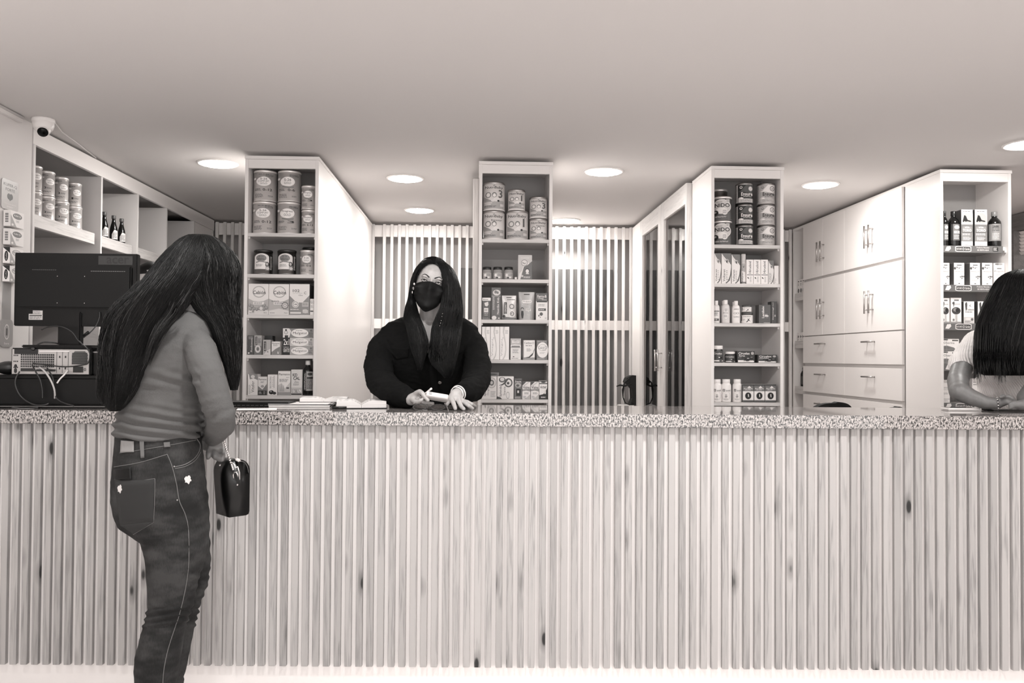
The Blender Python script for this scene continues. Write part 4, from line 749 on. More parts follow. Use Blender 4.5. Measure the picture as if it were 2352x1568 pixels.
for n, y in enumerate((4.85, 4.94, 5.065, 5.175)):
    r = .0225; pr = [(r*.95, 0), (r, .004), (r, .06), (r*.9, .08), (r*.55, .11), (r*.42, .125), (r*.42, .135)]
    bottle('sauce_bottle', -2.20, y, pr, zs, M_AMBER, (r*.55, .135, .155, G(.36, .4)), [('p', [(.3, .08), (.3, .3), (.6, .5), (.98, .45), (.98, .08)], .88), ('l', .4, .12, .95, .38, 5, .2)], 'dark slender bottle with grey cap on the left wall, '+('mostly hidden by the divider', 'left of the three seen', 'middle of the three seen', 'right of the three seen')[n], 'bottle', 'dark bottles on the left wall shelf')
# ---- display strip on the left wall
st = empty('display_strip', (LX, 3.86, 1.55)); tagp(st, 'hanging cardboard display strip with a rounded header card on the left wall', 'display')
def rrect(y0, y1, z0, z1, r, x, th, m):
    pts = []
    for cy_, cz_, a0 in ((y1-r, z1-r, 0), (y0+r, z1-r, 90), (y0+r, z0+r, 180), (y1-r, z0+r, 270)):
        for k in range(5): a = math.radians(a0+k*22.5); pts.append(Vector((x, cy_+r*math.cos(a), cz_+r*math.sin(a))))
    return MB().prism(pts, (th, 0, 0), m)
hc = rrect(-.065, .07, .425, .562, .015, .004, .0015, G(.76, .35)).obj('header_card', st)
art([('t', 'KUFER-Q', .5, .82, .8, .11, .35, 0, 0), ('t', 'FORTE', .5, .67, .55, .1, .4, 0, 0), ('e', .42, .45, .1, .10, .35), ('e', .56, .45, .1, .10, .35), ('p', [(.34, .42), (.64, .42), (.49, .3)], .35), ('t', 'Soluciones para ti', .5, .2, .7, .05, .93), ('l', .3, .08, .75, .13, 2, .9)], .135, .137, lambda x, y, d: Vector((.0057+d, -.065+x, .425+y)), hc)
MB().box(.001, .003, -.035, .03, -.17, .425, G(.62, .3)).obj('strip', st)
fc = rrect(-.055, .045, -.20, -.075, .02, .004, .0015, G(.66, .35)).obj('foot_card', st)
art([('o', .5, .55, .2, .28, .15, .9), ('r', .47, .42, .53, .68, .1), ('t', 'Ibero', .5, .13, .4, .08, .92)], .1, .125, lambda x, y, d: Vector((.0057+d, -.055+x, -.20+y)), fc)
for n, z in enumerate((1.896, 1.813, 1.728, 1.645)):
    h_ = .072; dk = n > 1
    o = MB().box(0, .032, -.055, .055, 0, h_, G(.93, .5), .0006).obj('medicine_box', None, (LX+.0065, 3.865, z)); tagp(o, 'small white box on the left wall display strip, '+('topmost', 'second from top', 'third from top', 'lowest, partly behind the monitor')[n], 'box', 'small boxes hanging on the display strip')
    art([('p', [(0, 0), (0, .75), (.45, 0)], .68), ('e', .5, .70, .32, .17, .5 if not dk else .85), ('o', .5, .70, .34, .19, .1, .4), ('t', 'Kufer-Q', .5, .72, .5, .12, .95 if not dk else .2), ('l', .4, .3, .65, .45, 3, .5), ('e', .15, .12, .08, .07, .9)], .11, h_, lambda x, y, d: Vector((.032+d, -.055+x, y)), o)
    if not dk: art([('r', 0, 0, 1, 1, .88)]+[('r', .25+.0, .25+.075*k, .7, .25+.075*k+(.03 if k % 2 else .05), .2) for k in range(8)], .032, h_, lambda x, y, d: Vector((x, -.055-d, y)), o)
    else: art([('p', [(0, 1), (1, .62), (1, 1)], .15), ('e', .5, .45, .26, .32, .08), ('t', 'Kufer', .5, .45, .14, .45, .9, 90)], .032, h_, lambda x, y, d: Vector((x, -.055-d, y)), o)
# ================================================================ PEOPLE
def proj(v):
    d = Vector(v)-Vector((0, 0, CH)); x, y, z = d.dot(Vector((CX.x, CY.x, CU.x))), d.dot(Vector((CX.y, CY.y, CU.y))), d.dot(Vector((CX.z, CY.z, CU.z)))
    return 1176+F*x/-z, 784-F*y/-z
def loft(mb, rings, m, seg=28, p=2.2, smooth=True):
    """rings: (centre, half-width vector a, half-depth vector b)"""
    RR = []
    for c, a, b in rings:
        r = []
        for k in range(seg):
            t = 2*PI*k/seg; ct, st = math.cos(t), math.sin(t)
            r.append(mb.bm.verts.new(Vector(c)+a*(math.copysign(abs(ct)**(2/p), ct))+b*(math.copysign(abs(st)**(2/p), st))))
        RR.append(r)
    fs = []
    for i in range(len(RR)-1):
        for k in range(seg):
            k2 = (k+1) % seg; fs.append(mb.bm.faces.new((RR[i][k], RR[i][k2], RR[i+1][k2], RR[i+1][k])))
    fs.append(mb.bm.faces.new(RR[0][::-1])); fs.append(mb.bm.faces.new(RR[-1])); mb._set(fs, m, smooth)
def rows(data):
    """(y, xl, xr, Y, thick) in picture rows of a body standing at depth Y -> rings in the room"""
    out = []
    for y, xl, xr, Y, th in data:
        a, b = at(xl, y, Y), at(xr, y, Y); out.append(((a+b)/2, (b-a)/2, Vector((0, th/2, 0))))
    return out
def limb(mb, pts, m, seg=16):
    """(px, py, Y, radius)"""
    P = [at(a, b, c) for a, b, c, r in pts]; rr = [q[3] for q in pts]
    # denser path
    PP, Q = [], []
    for i in range(len(P)-1):
        for k in range(4): t = k/4; PP.append(P[i].lerp(P[i+1], t)); Q.append(rr[i]*(1-t)+rr[i+1]*t)
    PP.append(P[-1]); Q.append(rr[-1]); mb.tube(PP, Q, m, seg)
    for p, r in zip(P, rr): mb.ball(p, r*.995, m, 16)
def fuse(mb, m, voxel=.005, smooth=3, disp=None, keep=None):
    me = bpy.data.meshes.new('x'); bmesh.ops.triangulate(mb.bm, faces=[f for f in mb.bm.faces if len(f.verts) > 4]); bmesh.ops.recalc_face_normals(mb.bm, faces=mb.bm.faces[:])
    mb.bm.to_mesh(me); mb.bm.free(); o = bpy.data.objects.new('x', me); COL.objects.link(o)
    md = o.modifiers.new('r', 'REMESH'); md.mode = 'VOXEL'; md.voxel_size = voxel; md.use_smooth_shade = True
    ms = o.modifiers.new('s', 'SMOOTH'); ms.factor = .5; ms.iterations = smooth
    dg = bpy.context.evaluated_depsgraph_get(); dg.update(); r = bpy.data.meshes.new_from_object(o.evaluated_get(dg))
    bpy.data.objects.remove(o); bpy.data.meshes.remove(me)
    if disp:
        ns = [v.normal.copy() for v in r.vertices]
        for v, n in zip(r.vertices, ns): v.co += n*disp(v.co, n)
    if keep:
        b = bmesh.new(); b.from_mesh(r); bmesh.ops.delete(b, geom=[f for f in b.faces if not keep(f.calc_center_median())], context='FACES'); b.to_mesh(r); b.free()
    r.materials.clear(); r.materials.append(m)
    for f in r.polygons: f.use_smooth = True; f.material_index = 0
    return r
from mathutils import noise as NZ
def nz(p, s, o=0): return NZ.noise(Vector((p.x*s+o, p.y*s+o*1.7, p.z*s-o)))
HEADP = [(-.125, .020, -.080, -.035), (-.117, .034, -.089, -.022), (-.098, .048, -.092, .0), (-.07, .057, -.090, .03), (-.04, .064, -.089, .06), (-.015, .068, -.084, .08), (0, .070, -.080, .09), (.02, .072, -.087, .097),
         (.05, .074, -.084, .10), (.08, .068, -.066, .09), (.10, .052, -.042, .07), (.113, .030, -.010, .045), (.118, .010, .005, .03)]
def head(mb, M, m):
    """M takes head space (x right, -y towards the face, z up, eyes at 0) to the room"""
    q = MB(); loft(q, [(Vector((0, (a+b)/2, z)), Vector((w, 0, 0)), Vector((0, (b-a)/2, 0))) for z, w, a, b in HEADP], m, 28, 2.3)
    q.tube([(0, -.082, .012), (0, -.092, -.012), (0, -.108, -.036), (0, -.098, -.046)], [.007, .009, .012, .009], m, 10)
    q.ball((0, -.105, -.037), (.016, .012, .010), m); q.ball((0, -.093, -.075), (.024, .009, .006), m); q.ball((0, -.091, -.085), (.020, .009, .006), m); q.ball((0, -.086, -.112), (.02, .014, .014), m)
    for s in (-1, 1):
        q.ball((s*.072, .012, -.018), (.008, .018, .03), m); q.ball((s*.030, -.078, .020), (.022, .010, .007), m); q.ball((s*.045, -.066, -.035), (.022, .022, .02), m)
    me = bpy.data.meshes.new('h'); q.bm.to_mesh(me); q.bm.free(); me.transform(M); mb.bm.from_mesh(me); bpy.data.meshes.remove(me)
def frame(px, py, Y, roll=0, yaw=0, pitch=0, s=1.0):
    c = at(px, py, Y); return Matrix.Translation(c) @ Matrix.Rotation(roll, 4, 'Y') @ Matrix.Rotation(yaw, 4, 'Z') @ Matrix.Rotation(pitch, 4, 'X') @ Matrix.Scale(s, 4)
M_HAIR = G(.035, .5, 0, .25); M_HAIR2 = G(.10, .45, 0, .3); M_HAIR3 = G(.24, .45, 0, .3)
def _cr(p0, p1, p2, p3, t): return .5*((2*p1)+(p2-p0)*t+(2*p0-5*p1+4*p2-p3)*t*t+(3*p1-p0-3*p2+p3)*t**3)
def mass(mb, sb, data, n=300, sr=.0011, m=M_HAIR, rr=None, core=True, wav=.003, lights=.12, spill=1.0, samp=2):
    """hair hanging through picture rows: a core plus single strands on its skin"""
    rr = rr or random.Random(3); rg = rows(data)
    if core: loft(mb, [(c, a*.965, b*.95) for c, a, b in rg], m, 26, 2.1)
    for s in range(n):
        t0 = rr.uniform(0, 2*PI); k = rr.uniform(.975, 1.0+.012+(spill-1)); i0 = rr.uniform(0, max(0, min(2, len(rg)-4))); i1 = len(rg)-1-abs(rr.gauss(0, .6)); ph = rr.uniform(0, 6); dr = rr.uniform(-.25, .25)
        pts = []; N_ = int((i1-i0)*samp)+3
        for j in range(N_):
            f = i0+(i1-i0)*j/(N_-1); i = min(int(f), len(rg)-2); u = f-i; c, a, b = (_cr(rg[max(i-1, 0)][q_], rg[i][q_], rg[i+1][q_], rg[min(i+2, len(rg)-1)][q_], u) for q_ in (0, 1, 2))
            t = t0+dr*j/N_; kk = k+wav*2.5*math.sin(ph+f*1.3); pts.append(c+a*math.cos(t)*kk+b*math.sin(t)*kk+Vector((wav*math.sin(ph*3+f*1.9), 0, 0)))
        r = [sr*(1-.8*(j/(N_-1))**3) for j in range(N_)]
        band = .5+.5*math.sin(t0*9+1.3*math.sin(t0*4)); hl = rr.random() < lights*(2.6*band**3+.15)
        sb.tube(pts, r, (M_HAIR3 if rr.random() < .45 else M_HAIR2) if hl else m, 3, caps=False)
def surf(o):
    b = bmesh.new(); b.from_mesh(o.data if hasattr(o, 'data') else o); t = BVHTree.FromBMesh(b); b.free(); return t
def hit(t, px, py, off=.0012):
    d = ray(px, py).normalized(); h = t.ray_cast(Vector((0, 0, CH)), d)
    return (h[0]+h[1]*off, h[1]) if h[0] is not None else (None, None)
def seam(t, pts, r, m, parent, name='seam', n=6, off=.0006, sharp=False):
    P = []
    for i in range(len(pts)-1):
        q = [Vector(pts[max(i-1, 0)]), Vector(pts[i]), Vector(pts[i+1]), Vector(pts[min(i+2, len(pts)-1)])]
        for k in range(n): v_ = _cr(*q, k/n) if not sharp else q[1].lerp(q[2], k/n); P.append((v_.x, v_.y))
    P.append(pts[-1]); Q = [hit(t, *p, off)[0] for p in P]; Q = [q for q in Q if q is not None]
    if len(Q) > 2: return MB().tube(Q, r, m, 5).obj(name, parent)
def patch(t, quads, m, parent, name, n=8, off=.0022):
    mb = MB()
    for q in quads:
        g = []
        for j in range(n+1):
            row = []
            for i in range(n+1):
                u, v = i/n, j/n; x = (q[0][0]*(1-u)+q[1][0]*u)*(1-v)+(q[3][0]*(1-u)+q[2][0]*u)*v; y = (q[0][1]*(1-u)+q[1][1]*u)*(1-v)+(q[3][1]*(1-u)+q[2][1]*u)*v
                h, nn = hit(t, x, y, off); row.append(mb.bm.verts.new(h) if h is not None else None)
            g.append(row)
        fs = []
        for j in range(n):
            for i in range(n):
                vs = (g[j][i], g[j][i+1], g[j+1][i+1], g[j+1][i])
                if all(v is not None for v in vs): fs.append(mb.bm.faces.new(vs))
        mb._set(fs, m, True)
    o = mb.obj(name, parent); s = o.modifiers.new('s', 'SOLIDIFY'); s.thickness = .0015; s.offset = -1; return o
def cloth(g, rough=.85, scale=160, amt=.12, rib=0, spec=.2):
    m, t, b = mat('cloth_%d' % int(g*100)); L = t.links; tc = N(t, 'ShaderNodeTexCoord'); n1 = N(t, 'ShaderNodeTexNoise'); n1.inputs['Scale'].default_value = scale; n1.inputs['Detail'].default_value = 3
    n2 = N(t, 'ShaderNodeTexNoise'); n2.inputs['Scale'].default_value = 9; n2.inputs['Detail'].default_value = 4
    L.new(tc.outputs['Object'], n1.inputs['Vector']); L.new(tc.outputs['Object'], n2.inputs['Vector'])
    a = N(t, 'ShaderNodeMath', operation='ADD'); L.new(n1.outputs[0], a.inputs[0]); L.new(n2.outputs[0], a.inputs[1])
    c = ramp(t, a.outputs[0], [(.75, tint(max(0, g-amt*.7))), (1.25, tint(g+amt*.7))]); L.new(c, b.inputs['Base Color'])
    a.inputs[1].default_value = 0; mr = N(t, 'ShaderNodeMapRange'); mr.inputs['From Max'].default_value = 2
    L.new(a.outputs[0], mr.inputs[0])
    b.inputs['Roughness'].default_value = rough; b.inputs['Specular IOR Level'].default_value = spec
    if rib:
        wv = N(t, 'ShaderNodeTexWave'); wv.bands_direction = 'X'; wv.inputs['Scale'].default_value = rib; wv.inputs['Distortion'].default_value = .6; mw = N(t, 'ShaderNodeMapping'); mw.inputs['Rotation'].default_value = (0, .5, .8); L.new(tc.outputs['Object'], mw.inputs[0]); L.new(mw.outputs[0], wv.inputs['Vector'])
        bp = N(t, 'ShaderNodeBump'); bp.inputs['Strength'].default_value = .9; bp.inputs['Distance'].default_value = .0025; L.new(wv.outputs[1], bp.inputs['Height']); L.new(bp.outputs[0], b.inputs['Normal'])
    else:
        bp = N(t, 'ShaderNodeBump'); bp.inputs['Strength'].default_value = .35; bp.inputs['Distance'].default_value = .001; L.new(n1.outputs[0], bp.inputs['Height']); L.new(bp.outputs[0], b.inputs['Normal'])
    return m
def skin(g):
    m, t, b = mat('skin_%d' % int(g*100)); L = t.links; tc = N(t, 'ShaderNodeTexCoord'); n = N(t, 'ShaderNodeTexNoise'); n.inputs['Scale'].default_value = 60; n.inputs['Detail'].default_value = 4
    L.new(tc.outputs['Object'], n.inputs['Vector']); L.new(ramp(t, n.outputs[0], [(.3, tint(g-.03)), (.7, tint(g+.02))]), b.inputs['Base Color']); b.inputs['Roughness'].default_value = .45
    b.inputs['Subsurface Weight'].default_value = .08; b.inputs['Subsurface Radius'].default_value = (.01, .006, .004); return m
M_JEANS = cloth(.22, .8, 120, .10)
# ---------------------------------------------------------------- the masked clerk leaning on the counter
SK1 = skin(.69)
P1 = empty('person', (at(985, 700, 3.82).x, 3.85, 0)); P1.location = (at(985, 700, 3.82).x, 3.85, 0)
tagp(P1, 'dark-haired woman in black face mask and black jacket leaning on the counter', 'person')
def childof(me, name, P, **k):
    o = link(name, me, P, **k); o.matrix_parent_inverse = Matrix.Identity(4); o.location = -P.location; return o
H1 = frame(990, 651, 3.76, roll=.19, yaw=.06, pitch=-.02, s=.98)
J = [(718, 955, 1040, 3.86, .09), (725, 938, 1054, 3.86, .12), (732, 915, 1068, 3.86, .14), (741, 893, 1082, 3.85, .16), (753, 876, 1096, 3.85, .18), (770, 872, 1101, 3.845, .20), (800, 884, 1084, 3.84, .25), (850, 890, 1078, 3.87, .25), (890, 896, 1072, 3.91, .24), (920, 894, 1074, 3.945, .23), (960, 892, 1076, 3.95, .24), (1020, 884, 1082, 3.96, .26), (1060, 886, 1080, 3.96, .26)]
def hands1(mb, m, g=0.0):
    limb(mb, [(900, 904, 3.58, .034), (930, 915, 3.50, .027), (945, 917, 3.46, .025)], m)
    limb(mb, [(944, 916, 3.46, .022), (951, 911, 3.45, .019), (957, 905, 3.44, .0145)], m)       # back of the hand
    limb(mb, [(946, 921, 3.46, .018), (954, 920, 3.45, .016), (961, 917, 3.44, .0125)], m)
    limb(mb, [(956, 903, 3.435, .0115), (964, 899, 3.42, .0108), (970, 903, 3.40, .0098), (976, 911, 3.39, .0090), (983, 919, 3.385, .0078)], m, 12)   # index over the pen
    limb(mb, [(961, 912, 3.44, .0105), (970, 922, 3.425, .0095), (982, 926, 3.42, .0088), (994, 926.5, 3.425, .0078)], m, 12)
    limb(mb, [(959, 919, 3.45, .010), (967, 928, 3.455, .0090), (978, 931, 3.46, .0084), (988, 931.5, 3.465, .0076)], m, 12)
    limb(mb, [(955, 923, 3.46, .009), (962, 931, 3.475, .0082), (971, 934, 3.485, .0076), (979, 934.5, 3.49, .007)], m, 12)
    limb(mb, [(947, 917, 3.44, .0125), (953, 922, 3.415, .0105), (960, 923, 3.40, .0095), (967, 919, 3.39, .0082)], m, 12)  # thumb
    limb(mb, [(1078, 896, 3.56, .033), (1058, 900, 3.49, .026), (1046, 906, 3.45, .024)], m)
    limb(mb, [(1044, 908, 3.45, .021), (1041, 914, 3.43, .016), (1038, 917, 3.42, .0135)], m)
    limb(mb, [(1048, 909, 3.45, .021), (1051, 916, 3.43, .016), (1053, 919, 3.42, .0125)], m)
    limb(mb, [(1052, 911, 3.45, .018), (1059, 919, 3.44, .013), (1063, 923, 3.43, .011)], m)
    tip = lambda a, b, r: (a, b, atZ(a, b, CT+r).y, r)
    limb(mb, [(1037, 915, 3.42, .0105), (1040.5, 923, 3.40, .0098), (1044, 932, 3.385, .009), tip(1046, 938.5, .0078)], m, 12)
    limb(mb, [(1052, 918, 3.42, .0105), (1056, 926, 3.40, .0098), (1060, 934, 3.385, .009), tip(1065.5, 939, .0078)], m, 12)
    limb(mb, [(1062, 922, 3.43, .010), (1070, 926.5, 3.41, .0093), (1077, 932, 3.395, .0086), tip(1085, 937.5, .0075)], m, 12)
    limb(mb, [(1063, 920, 3.46, .009), (1074, 923, 3.45, .0085), (1083, 928, 3.44, .008), tip(1092, 932.5, .007)], m, 12)
    limb(mb, [(1038, 908, 3.45, .0125), (1032, 916, 3.425, .0105), (1029, 924, 3.415, .0095), (1026.5, 928, 3.41, .0085)], m, 12)
mb = MB(); head(mb, H1, SK1)
limb(mb, [(992, 690, 3.80, .052), (990, 725, 3.83, .054), (988, 745, 3.85, .06)], SK1)
loft(mb, rows([(y, xl+11, xr-11, Y-.001, th-.026) for y, xl, xr, Y, th in J]), SK1)
loft(mb, rows([(1040, 892, 1074, 3.96, .22), (1110, 888, 1078, 3.96, .24), (1140, 890, 1076, 3.96, .22)]), SK1)
for a, b in ((930, 925), (1036, 1042)):
    limb(mb, [(a, 1115, 3.96, .085), (a, 1240, 3.96, .06), (b, 1320, 3.96, .05), (b, 1425, 3.97, .04)], SK1)
limb(mb, [(906, 782, 3.85, .040), (878, 825, 3.78, .040), (876, 875, 3.70, .038), (900, 903, 3.58, .034)], SK1)
limb(mb, [(1066, 782, 3.85, .040), (1093, 825, 3.78, .040), (1097, 872, 3.70, .038), (1078, 896, 3.56, .033)], SK1)
hands1(mb, SK1)
HI = H1.inverted()
def facedisp(v, n):
    q = HI @ v
    if q.z < -.2 or q.y > 0: return 0
    g = sum(math.exp(-(((q.x-s*.031)/.017)**2+((q.z-.001)/.011)**2)) for s in (-1, 1)); return -.006*g*(1 if q.y < -.03 else 0)
bme = fuse(mb, SK1, .0034, 2, facedisp); childof(bme, 'body', P1); TB = surf(bme)
# eyes, brows
for s in (-1, 1):
    e = MB(); c = Vector((s*.0325, -.0735, .003)); e.ball(c, (.0135, .0125, .0115), G(.62, .15), 16, None)
    e.ball(c+Vector((0, -.0078, .0005)), (.0065, .0055, .0065), G(.03, .1), 12); o = e.obj('eye', P1); o.data.transform(H1); o.location = -P1.location
    l = MB(); l.tube([c+Vector((-.0148, -.006, -.002)), c+Vector((-.009, -.0112, .004)), c+Vector((0, -.0128, .0058)), c+Vector((.009, -.0112, .004)), c+Vector((.0148, -.006, -.002))], [.0012, .0026, .0032, .0026, .0012], SK1, 8)
    l.tube([c+Vector((-.0145, -.0075, -.003)), c+Vector((-.009, -.0128, .0015)), c+Vector((0, -.0145, .0032)), c+Vector((.009, -.0128, .0015)), c+Vector((.0155, -.007, -.001))], [.0007, .0015, .0018, .0015, .0006], M_BLACK, 6)
    l.tube([c+Vector((-.013, -.006, -.004)), c+Vector((0, -.0118, -.0072)), c+Vector((.013, -.006, -.004))], [.0008, .0016, .0008], SK1, 6)
    o = l.obj('eyelid', P1); o.data.transform(H1); o.location = -P1.location
    b_ = MB(); bp_ = []
    for k in range(13):
        u = k/12; x = .012+.037*u; z = .0175+.0115*math.sin(min(1, u*1.35)*PI/2)-.012*max(0, u-.62)/.38; h = TB.ray_cast(H1 @ Vector((s*x, -.3, z)), (H1.to_3x3() @ Vector((0, 1, 0))).normalized())
        bp_.append((HI @ h[0]) if h[0] is not None else Vector((s*x, -.08, z)))
    b_.tube(bp_, [.0030*(1-.25*abs(k/12-.3))*(1-(k/12)**4*.85) for k in range(13)], G(.14, .9), 6, flat=1.0)
    o = b_.obj('eyebrow', P1); o.data.transform(H1); o.location = -P1.location
# mask
mk = MB(); gm = []
for j in range(15):
    v = j/14; row = []
    for i in range(25):
        u = i/24*2-1; z = -.005-.134*v - .010*abs(u)**1.5*max(0, 1-v*4)
        wz = .072-.020*v*v; th = u*1.25
        fold = .0035*math.sin(v*PI*6)*(abs(u)**.3)+.0025*math.sin(v*9+u*7)*abs(u); nose = .018*math.exp(-(u/.22)**2)*math.exp(-((v-.28)/.33)**2); chin = -.022*max(0, v-.75)/.25
        rad = .106+nose+fold+chin-.002*(1-abs(u))
        up = -.012*u*u*(1-v) if v < .3 else 0
        zz_ = z*(1-.40*abs(u)**1.4*(v**1.1))+up+(.004*(1-abs(u)) if v < .1 else 0)
        row.append(mk.bm.verts.new(Vector((math.sin(th)*wz*1.10, -math.cos(th)*rad*.99+.006+.0, zz_-.0)))) 
    gm.append(row)
for row in gm:
    for v in row:
        a_ = Vector((0, .0, v.co.z)); dr = (v.co-a_).normalized(); h = TB.ray_cast(H1 @ (a_+dr*.3), (H1.to_3x3() @ -dr).normalized(), .35)
        if h[0] is not None:
            q_ = HI @ h[0]; L_ = (q_-a_).length+.005
            if L_ > (v.co-a_).length and L_ < .16: v.co = a_+dr*L_
for it_ in range(2):
    new = {(j, i): (gm[j-1][i].co+gm[j+1][i].co+gm[j][i-1].co+gm[j][i+1].co+gm[j][i].co*2)/6 for j in range(1, 14) for i in range(1, 24)}
    for (j, i), q_ in new.items():
        if (q_-Vector((0, 0, q_.z))).length >= (gm[j][i].co-Vector((0, 0, gm[j][i].co.z))).length-.0012: gm[j][i].co = q_
for j in range(15):
    for i in range(25):
        u = i/24*2-1; v = j/14; q_ = gm[j][i].co; dr = Vector((q_.x, q_.y, 0)).normalized()
        q_ += dr*(.0022*abs(math.sin(v*PI*3.2+.5*u))*(.35+abs(u))+.0045*max(0, 1-abs(v-.45-.25*(abs(u)-.5))/.05)*abs(u)-.0030*max(0, 1-abs(v-.22-.12*abs(u))/.06)*abs(u)+.003*max(0, 1-abs(u)/.10)*(1-v))
mk._set([mk.bm.faces.new((gm[j][i], gm[j][i+1], gm[j+1][i+1], gm[j+1][i])) for j in range(14) for i in range(24)], cloth(.07, .6, 300, .015), True)
M_MASK = mk.mats[0]; o = mk.obj('face_mask', P1); o.data.transform(H1); o.location = -P1.location; q = o.modifiers.new('b', 'SUBSURF'); q.levels = 2; q.render_levels = 2; q = o.modifiers.new('s', 'SOLIDIFY'); q.thickness = .002
for k, z in enumerate((.0, -.055)):
    MBq = MB().tube([H1 @ Vector((-.070, -.015, z-.01)), H1 @ Vector((-.077, .0, z*.6-.008)), H1 @ Vector((-.078, .022, -.012))], .0012, G(.2), 5).obj('mask_loop', P1); MBq.location = -P1.location
er = MB().ball(at(951.5, 652, 3.70), (.0045, .003, .006), G(.9, .2, .5), 10).ball(at(949.5, 662, 3.70), (.005, .003, .008), G(.5, .2, .5), 10).ball(at(947, 671, 3.70), (.0025, .002, .006), G(.9, .2, .5), 8).obj('earring', P1); er.location = -P1.location
# jacket
def creases(c, sc, amp, seed=0):
    v = nz(c, sc, seed); w_ = nz(Vector((c.x*.6, c.y*.6, c.z*1.6)), sc*2.1, seed+9); return amp*(v+.6*(1-2*abs(w_)))
mb = MB(); MJ = cloth(.06, .9, 220, .012, spec=.12)
loft(mb, rows(J), MJ, 30, 2.4)
for s_, pts in ((0, [(898, 775, 3.85, .058), (876, 800, 3.82, .062), (869, 840, 3.75, .064), (874, 876, 3.68, .063), (900, 900, 3.58, .056), (922, 908, 3.52, .050), (934, 913, 3.49, .043)]),
                (1, [(1072, 775, 3.85, .058), (1089, 800, 3.82, .062), (1096, 838, 3.75, .062), (1094, 872, 3.68, .062), (1084, 893, 3.59, .055), (1073, 897, 3.54, .049), (1064, 900, 3.51, .042)])):
    limb(mb, pts, MJ)
def vneck(c):
    x, y = proj(c)
    if c.y > 3.90 or y > 815 or y < 700: return True
    t = (815-y)/100; return not (983-24*t < x < 983+34*t)
jk = fuse(mb, MJ, .0048, 3, lambda c, n: creases(c, 16, .0035, 3)+creases(c, 34, .0016, 7), keep=vneck)
JK = childof(jk, 'jacket', P1); tj = surf(jk)
def onpers(mb, name, P, **k): o = mb.obj(name, P, **k); o.location = -P.location; return o
for (x, y, r) in ((912, 820, .0055), (1049, 806, .006), (1010, 878, .0085), (1003, 941, .0085)):
    h, n = hit(tj, x, y, .0005)
    if h is not None:
        Mx = Matrix.Translation(h) @ n.to_track_quat('Z', 'Y').to_matrix().to_4x4()
        onpers(MB().lathe([(0, 0), (r, 0), (r, .0015), (r*.8, .003), (r*.5, .0022), (0, .0022)], G(.75, .25, 1.0), seg=18, mtx=Mx), 'button', P1)
for q in ([(883, 796), (940, 800), (938, 820), (912, 826)], ):
    o = patch(tj, [q], MJ, P1, 'pocket_flap'); o.location = -P1.location
for q in ([(1026, 796), (1068, 790), (1064, 806), (1048, 818)], ):
    o = patch(tj, [q], MJ, P1, 'pocket_flap'); o.location = -P1.location
for q in ([(922, 728), (955, 716), (972, 752), (938, 772)], [(1012, 735), (1030, 716), (1052, 728), (1036, 772)]):
    o = patch(tj, [q], MJ, P1, 'collar', off=.005); o.location = -P1.location
for q in ([(983, 815), (998, 812), (1012, 940), (994, 940)],):
    o = patch(tj, [q], MJ, P1, 'button_placket', off=.0025, n=14); o.location = -P1.location
tr = MB(); MT = cloth(.16, .85, 150, .04)
loft(tr, rows([(1035, 884, 1082, 3.96, .25), (1100, 880, 1086, 3.96, .27), (1150, 884, 1082, 3.96, .25)]), MT)
for a, b in ((930, 925), (1036, 1042)): limb(tr, [(a, 1115, 3.96, .095), (a, 1240, 3.96, .07), (b, 1320, 3.96, .058), (b, 1418, 3.97, .052)], MT)
childof(fuse(tr, MT, .009, 2), 'trousers', P1)
for a in (925, 1042):
    p = at(a, 1425, 3.97); onpers(MB().box(-.045, .045, -.14, .10, 0, .07, M_BLACK, .02, Matrix.Translation((p.x, 3.97, 0))), 'shoe', P1)
# hair
def cap(M, opening, rad, m, P, name='hair', c=(0, .012, .022), sb=None):
    b = bmesh.new(); bmesh.ops.create_uvsphere(b, u_segments=110, v_segments=80, radius=1)
    for v in b.verts: v.co = Vector((v.co.x*rad[0]+c[0], v.co.y*rad[1]+c[1], v.co.z*rad[2]+c[2]))
    bmesh.ops.delete(b, geom=[f for f in b.faces if opening(f.calc_center_median())], context='FACES')
    r = bmesh.ops.extrude_face_region(b, geom=b.faces[:]); 
    for v in [g_ for g_ in r['geom'] if isinstance(g_, bmesh.types.BMVert)]: v.co = (v.co-Vector(c))*.92+Vector(c)
    me = bpy.data.meshes.new('c'); b.to_mesh(me); b.free(); me.transform(M); return me
hb, sb = MB(), MB(); rh = random.Random(11)
me = cap(H1, lambda q: (q.y < .0 and q.z < .090 and abs(q.x+.004) < .070*math.sqrt(max(0, (.090-q.z)/.08))) or (q.z < -.06), (.088, .104, .104), M_HAIR, P1)
hb.mi(M_HAIR); hb.bm.from_mesh(me)
for f in hb.bm.faces: f.smooth = True
for s in range(170):
    sd = -1 if s % 2 else 1; pts = []; w_ = rh.uniform(-.004, .008); u1 = rh.uniform(.7, 1.25)
    for j in range(9):
        u = .0+u1*j/8; x = (.070+w_)*math.sqrt(max(0, u))+.001; z = .090+w_*.6-.08*u; k_ = 1-(x/.0895)**2-((z-.022)/.1065)**2; pts.append(H1 @ Vector((sd*x-.004, .012-.106*math.sqrt(max(.0004, k_)), z)))
    sb.tube(pts, .0013, M_HAIR, 3, caps=False)
LCur = [(604, 968, 992, 3.73, .06), (616, 956, 974, 3.73, .07), (632, 949, 960, 3.74, .08), (650, 944, 955, 3.755, .09), (683, 939, 952, 3.76, .09), (706, 932, 957, 3.74, .08), (730, 928, 964, 3.70, .06), (750, 934, 973, 3.69, .045), (780, 940, 982, 3.67, .04), (805, 946, 981, 3.665, .035), (830, 955, 973, 3.66, .03), (850, 961, 968, 3.66, .02)]
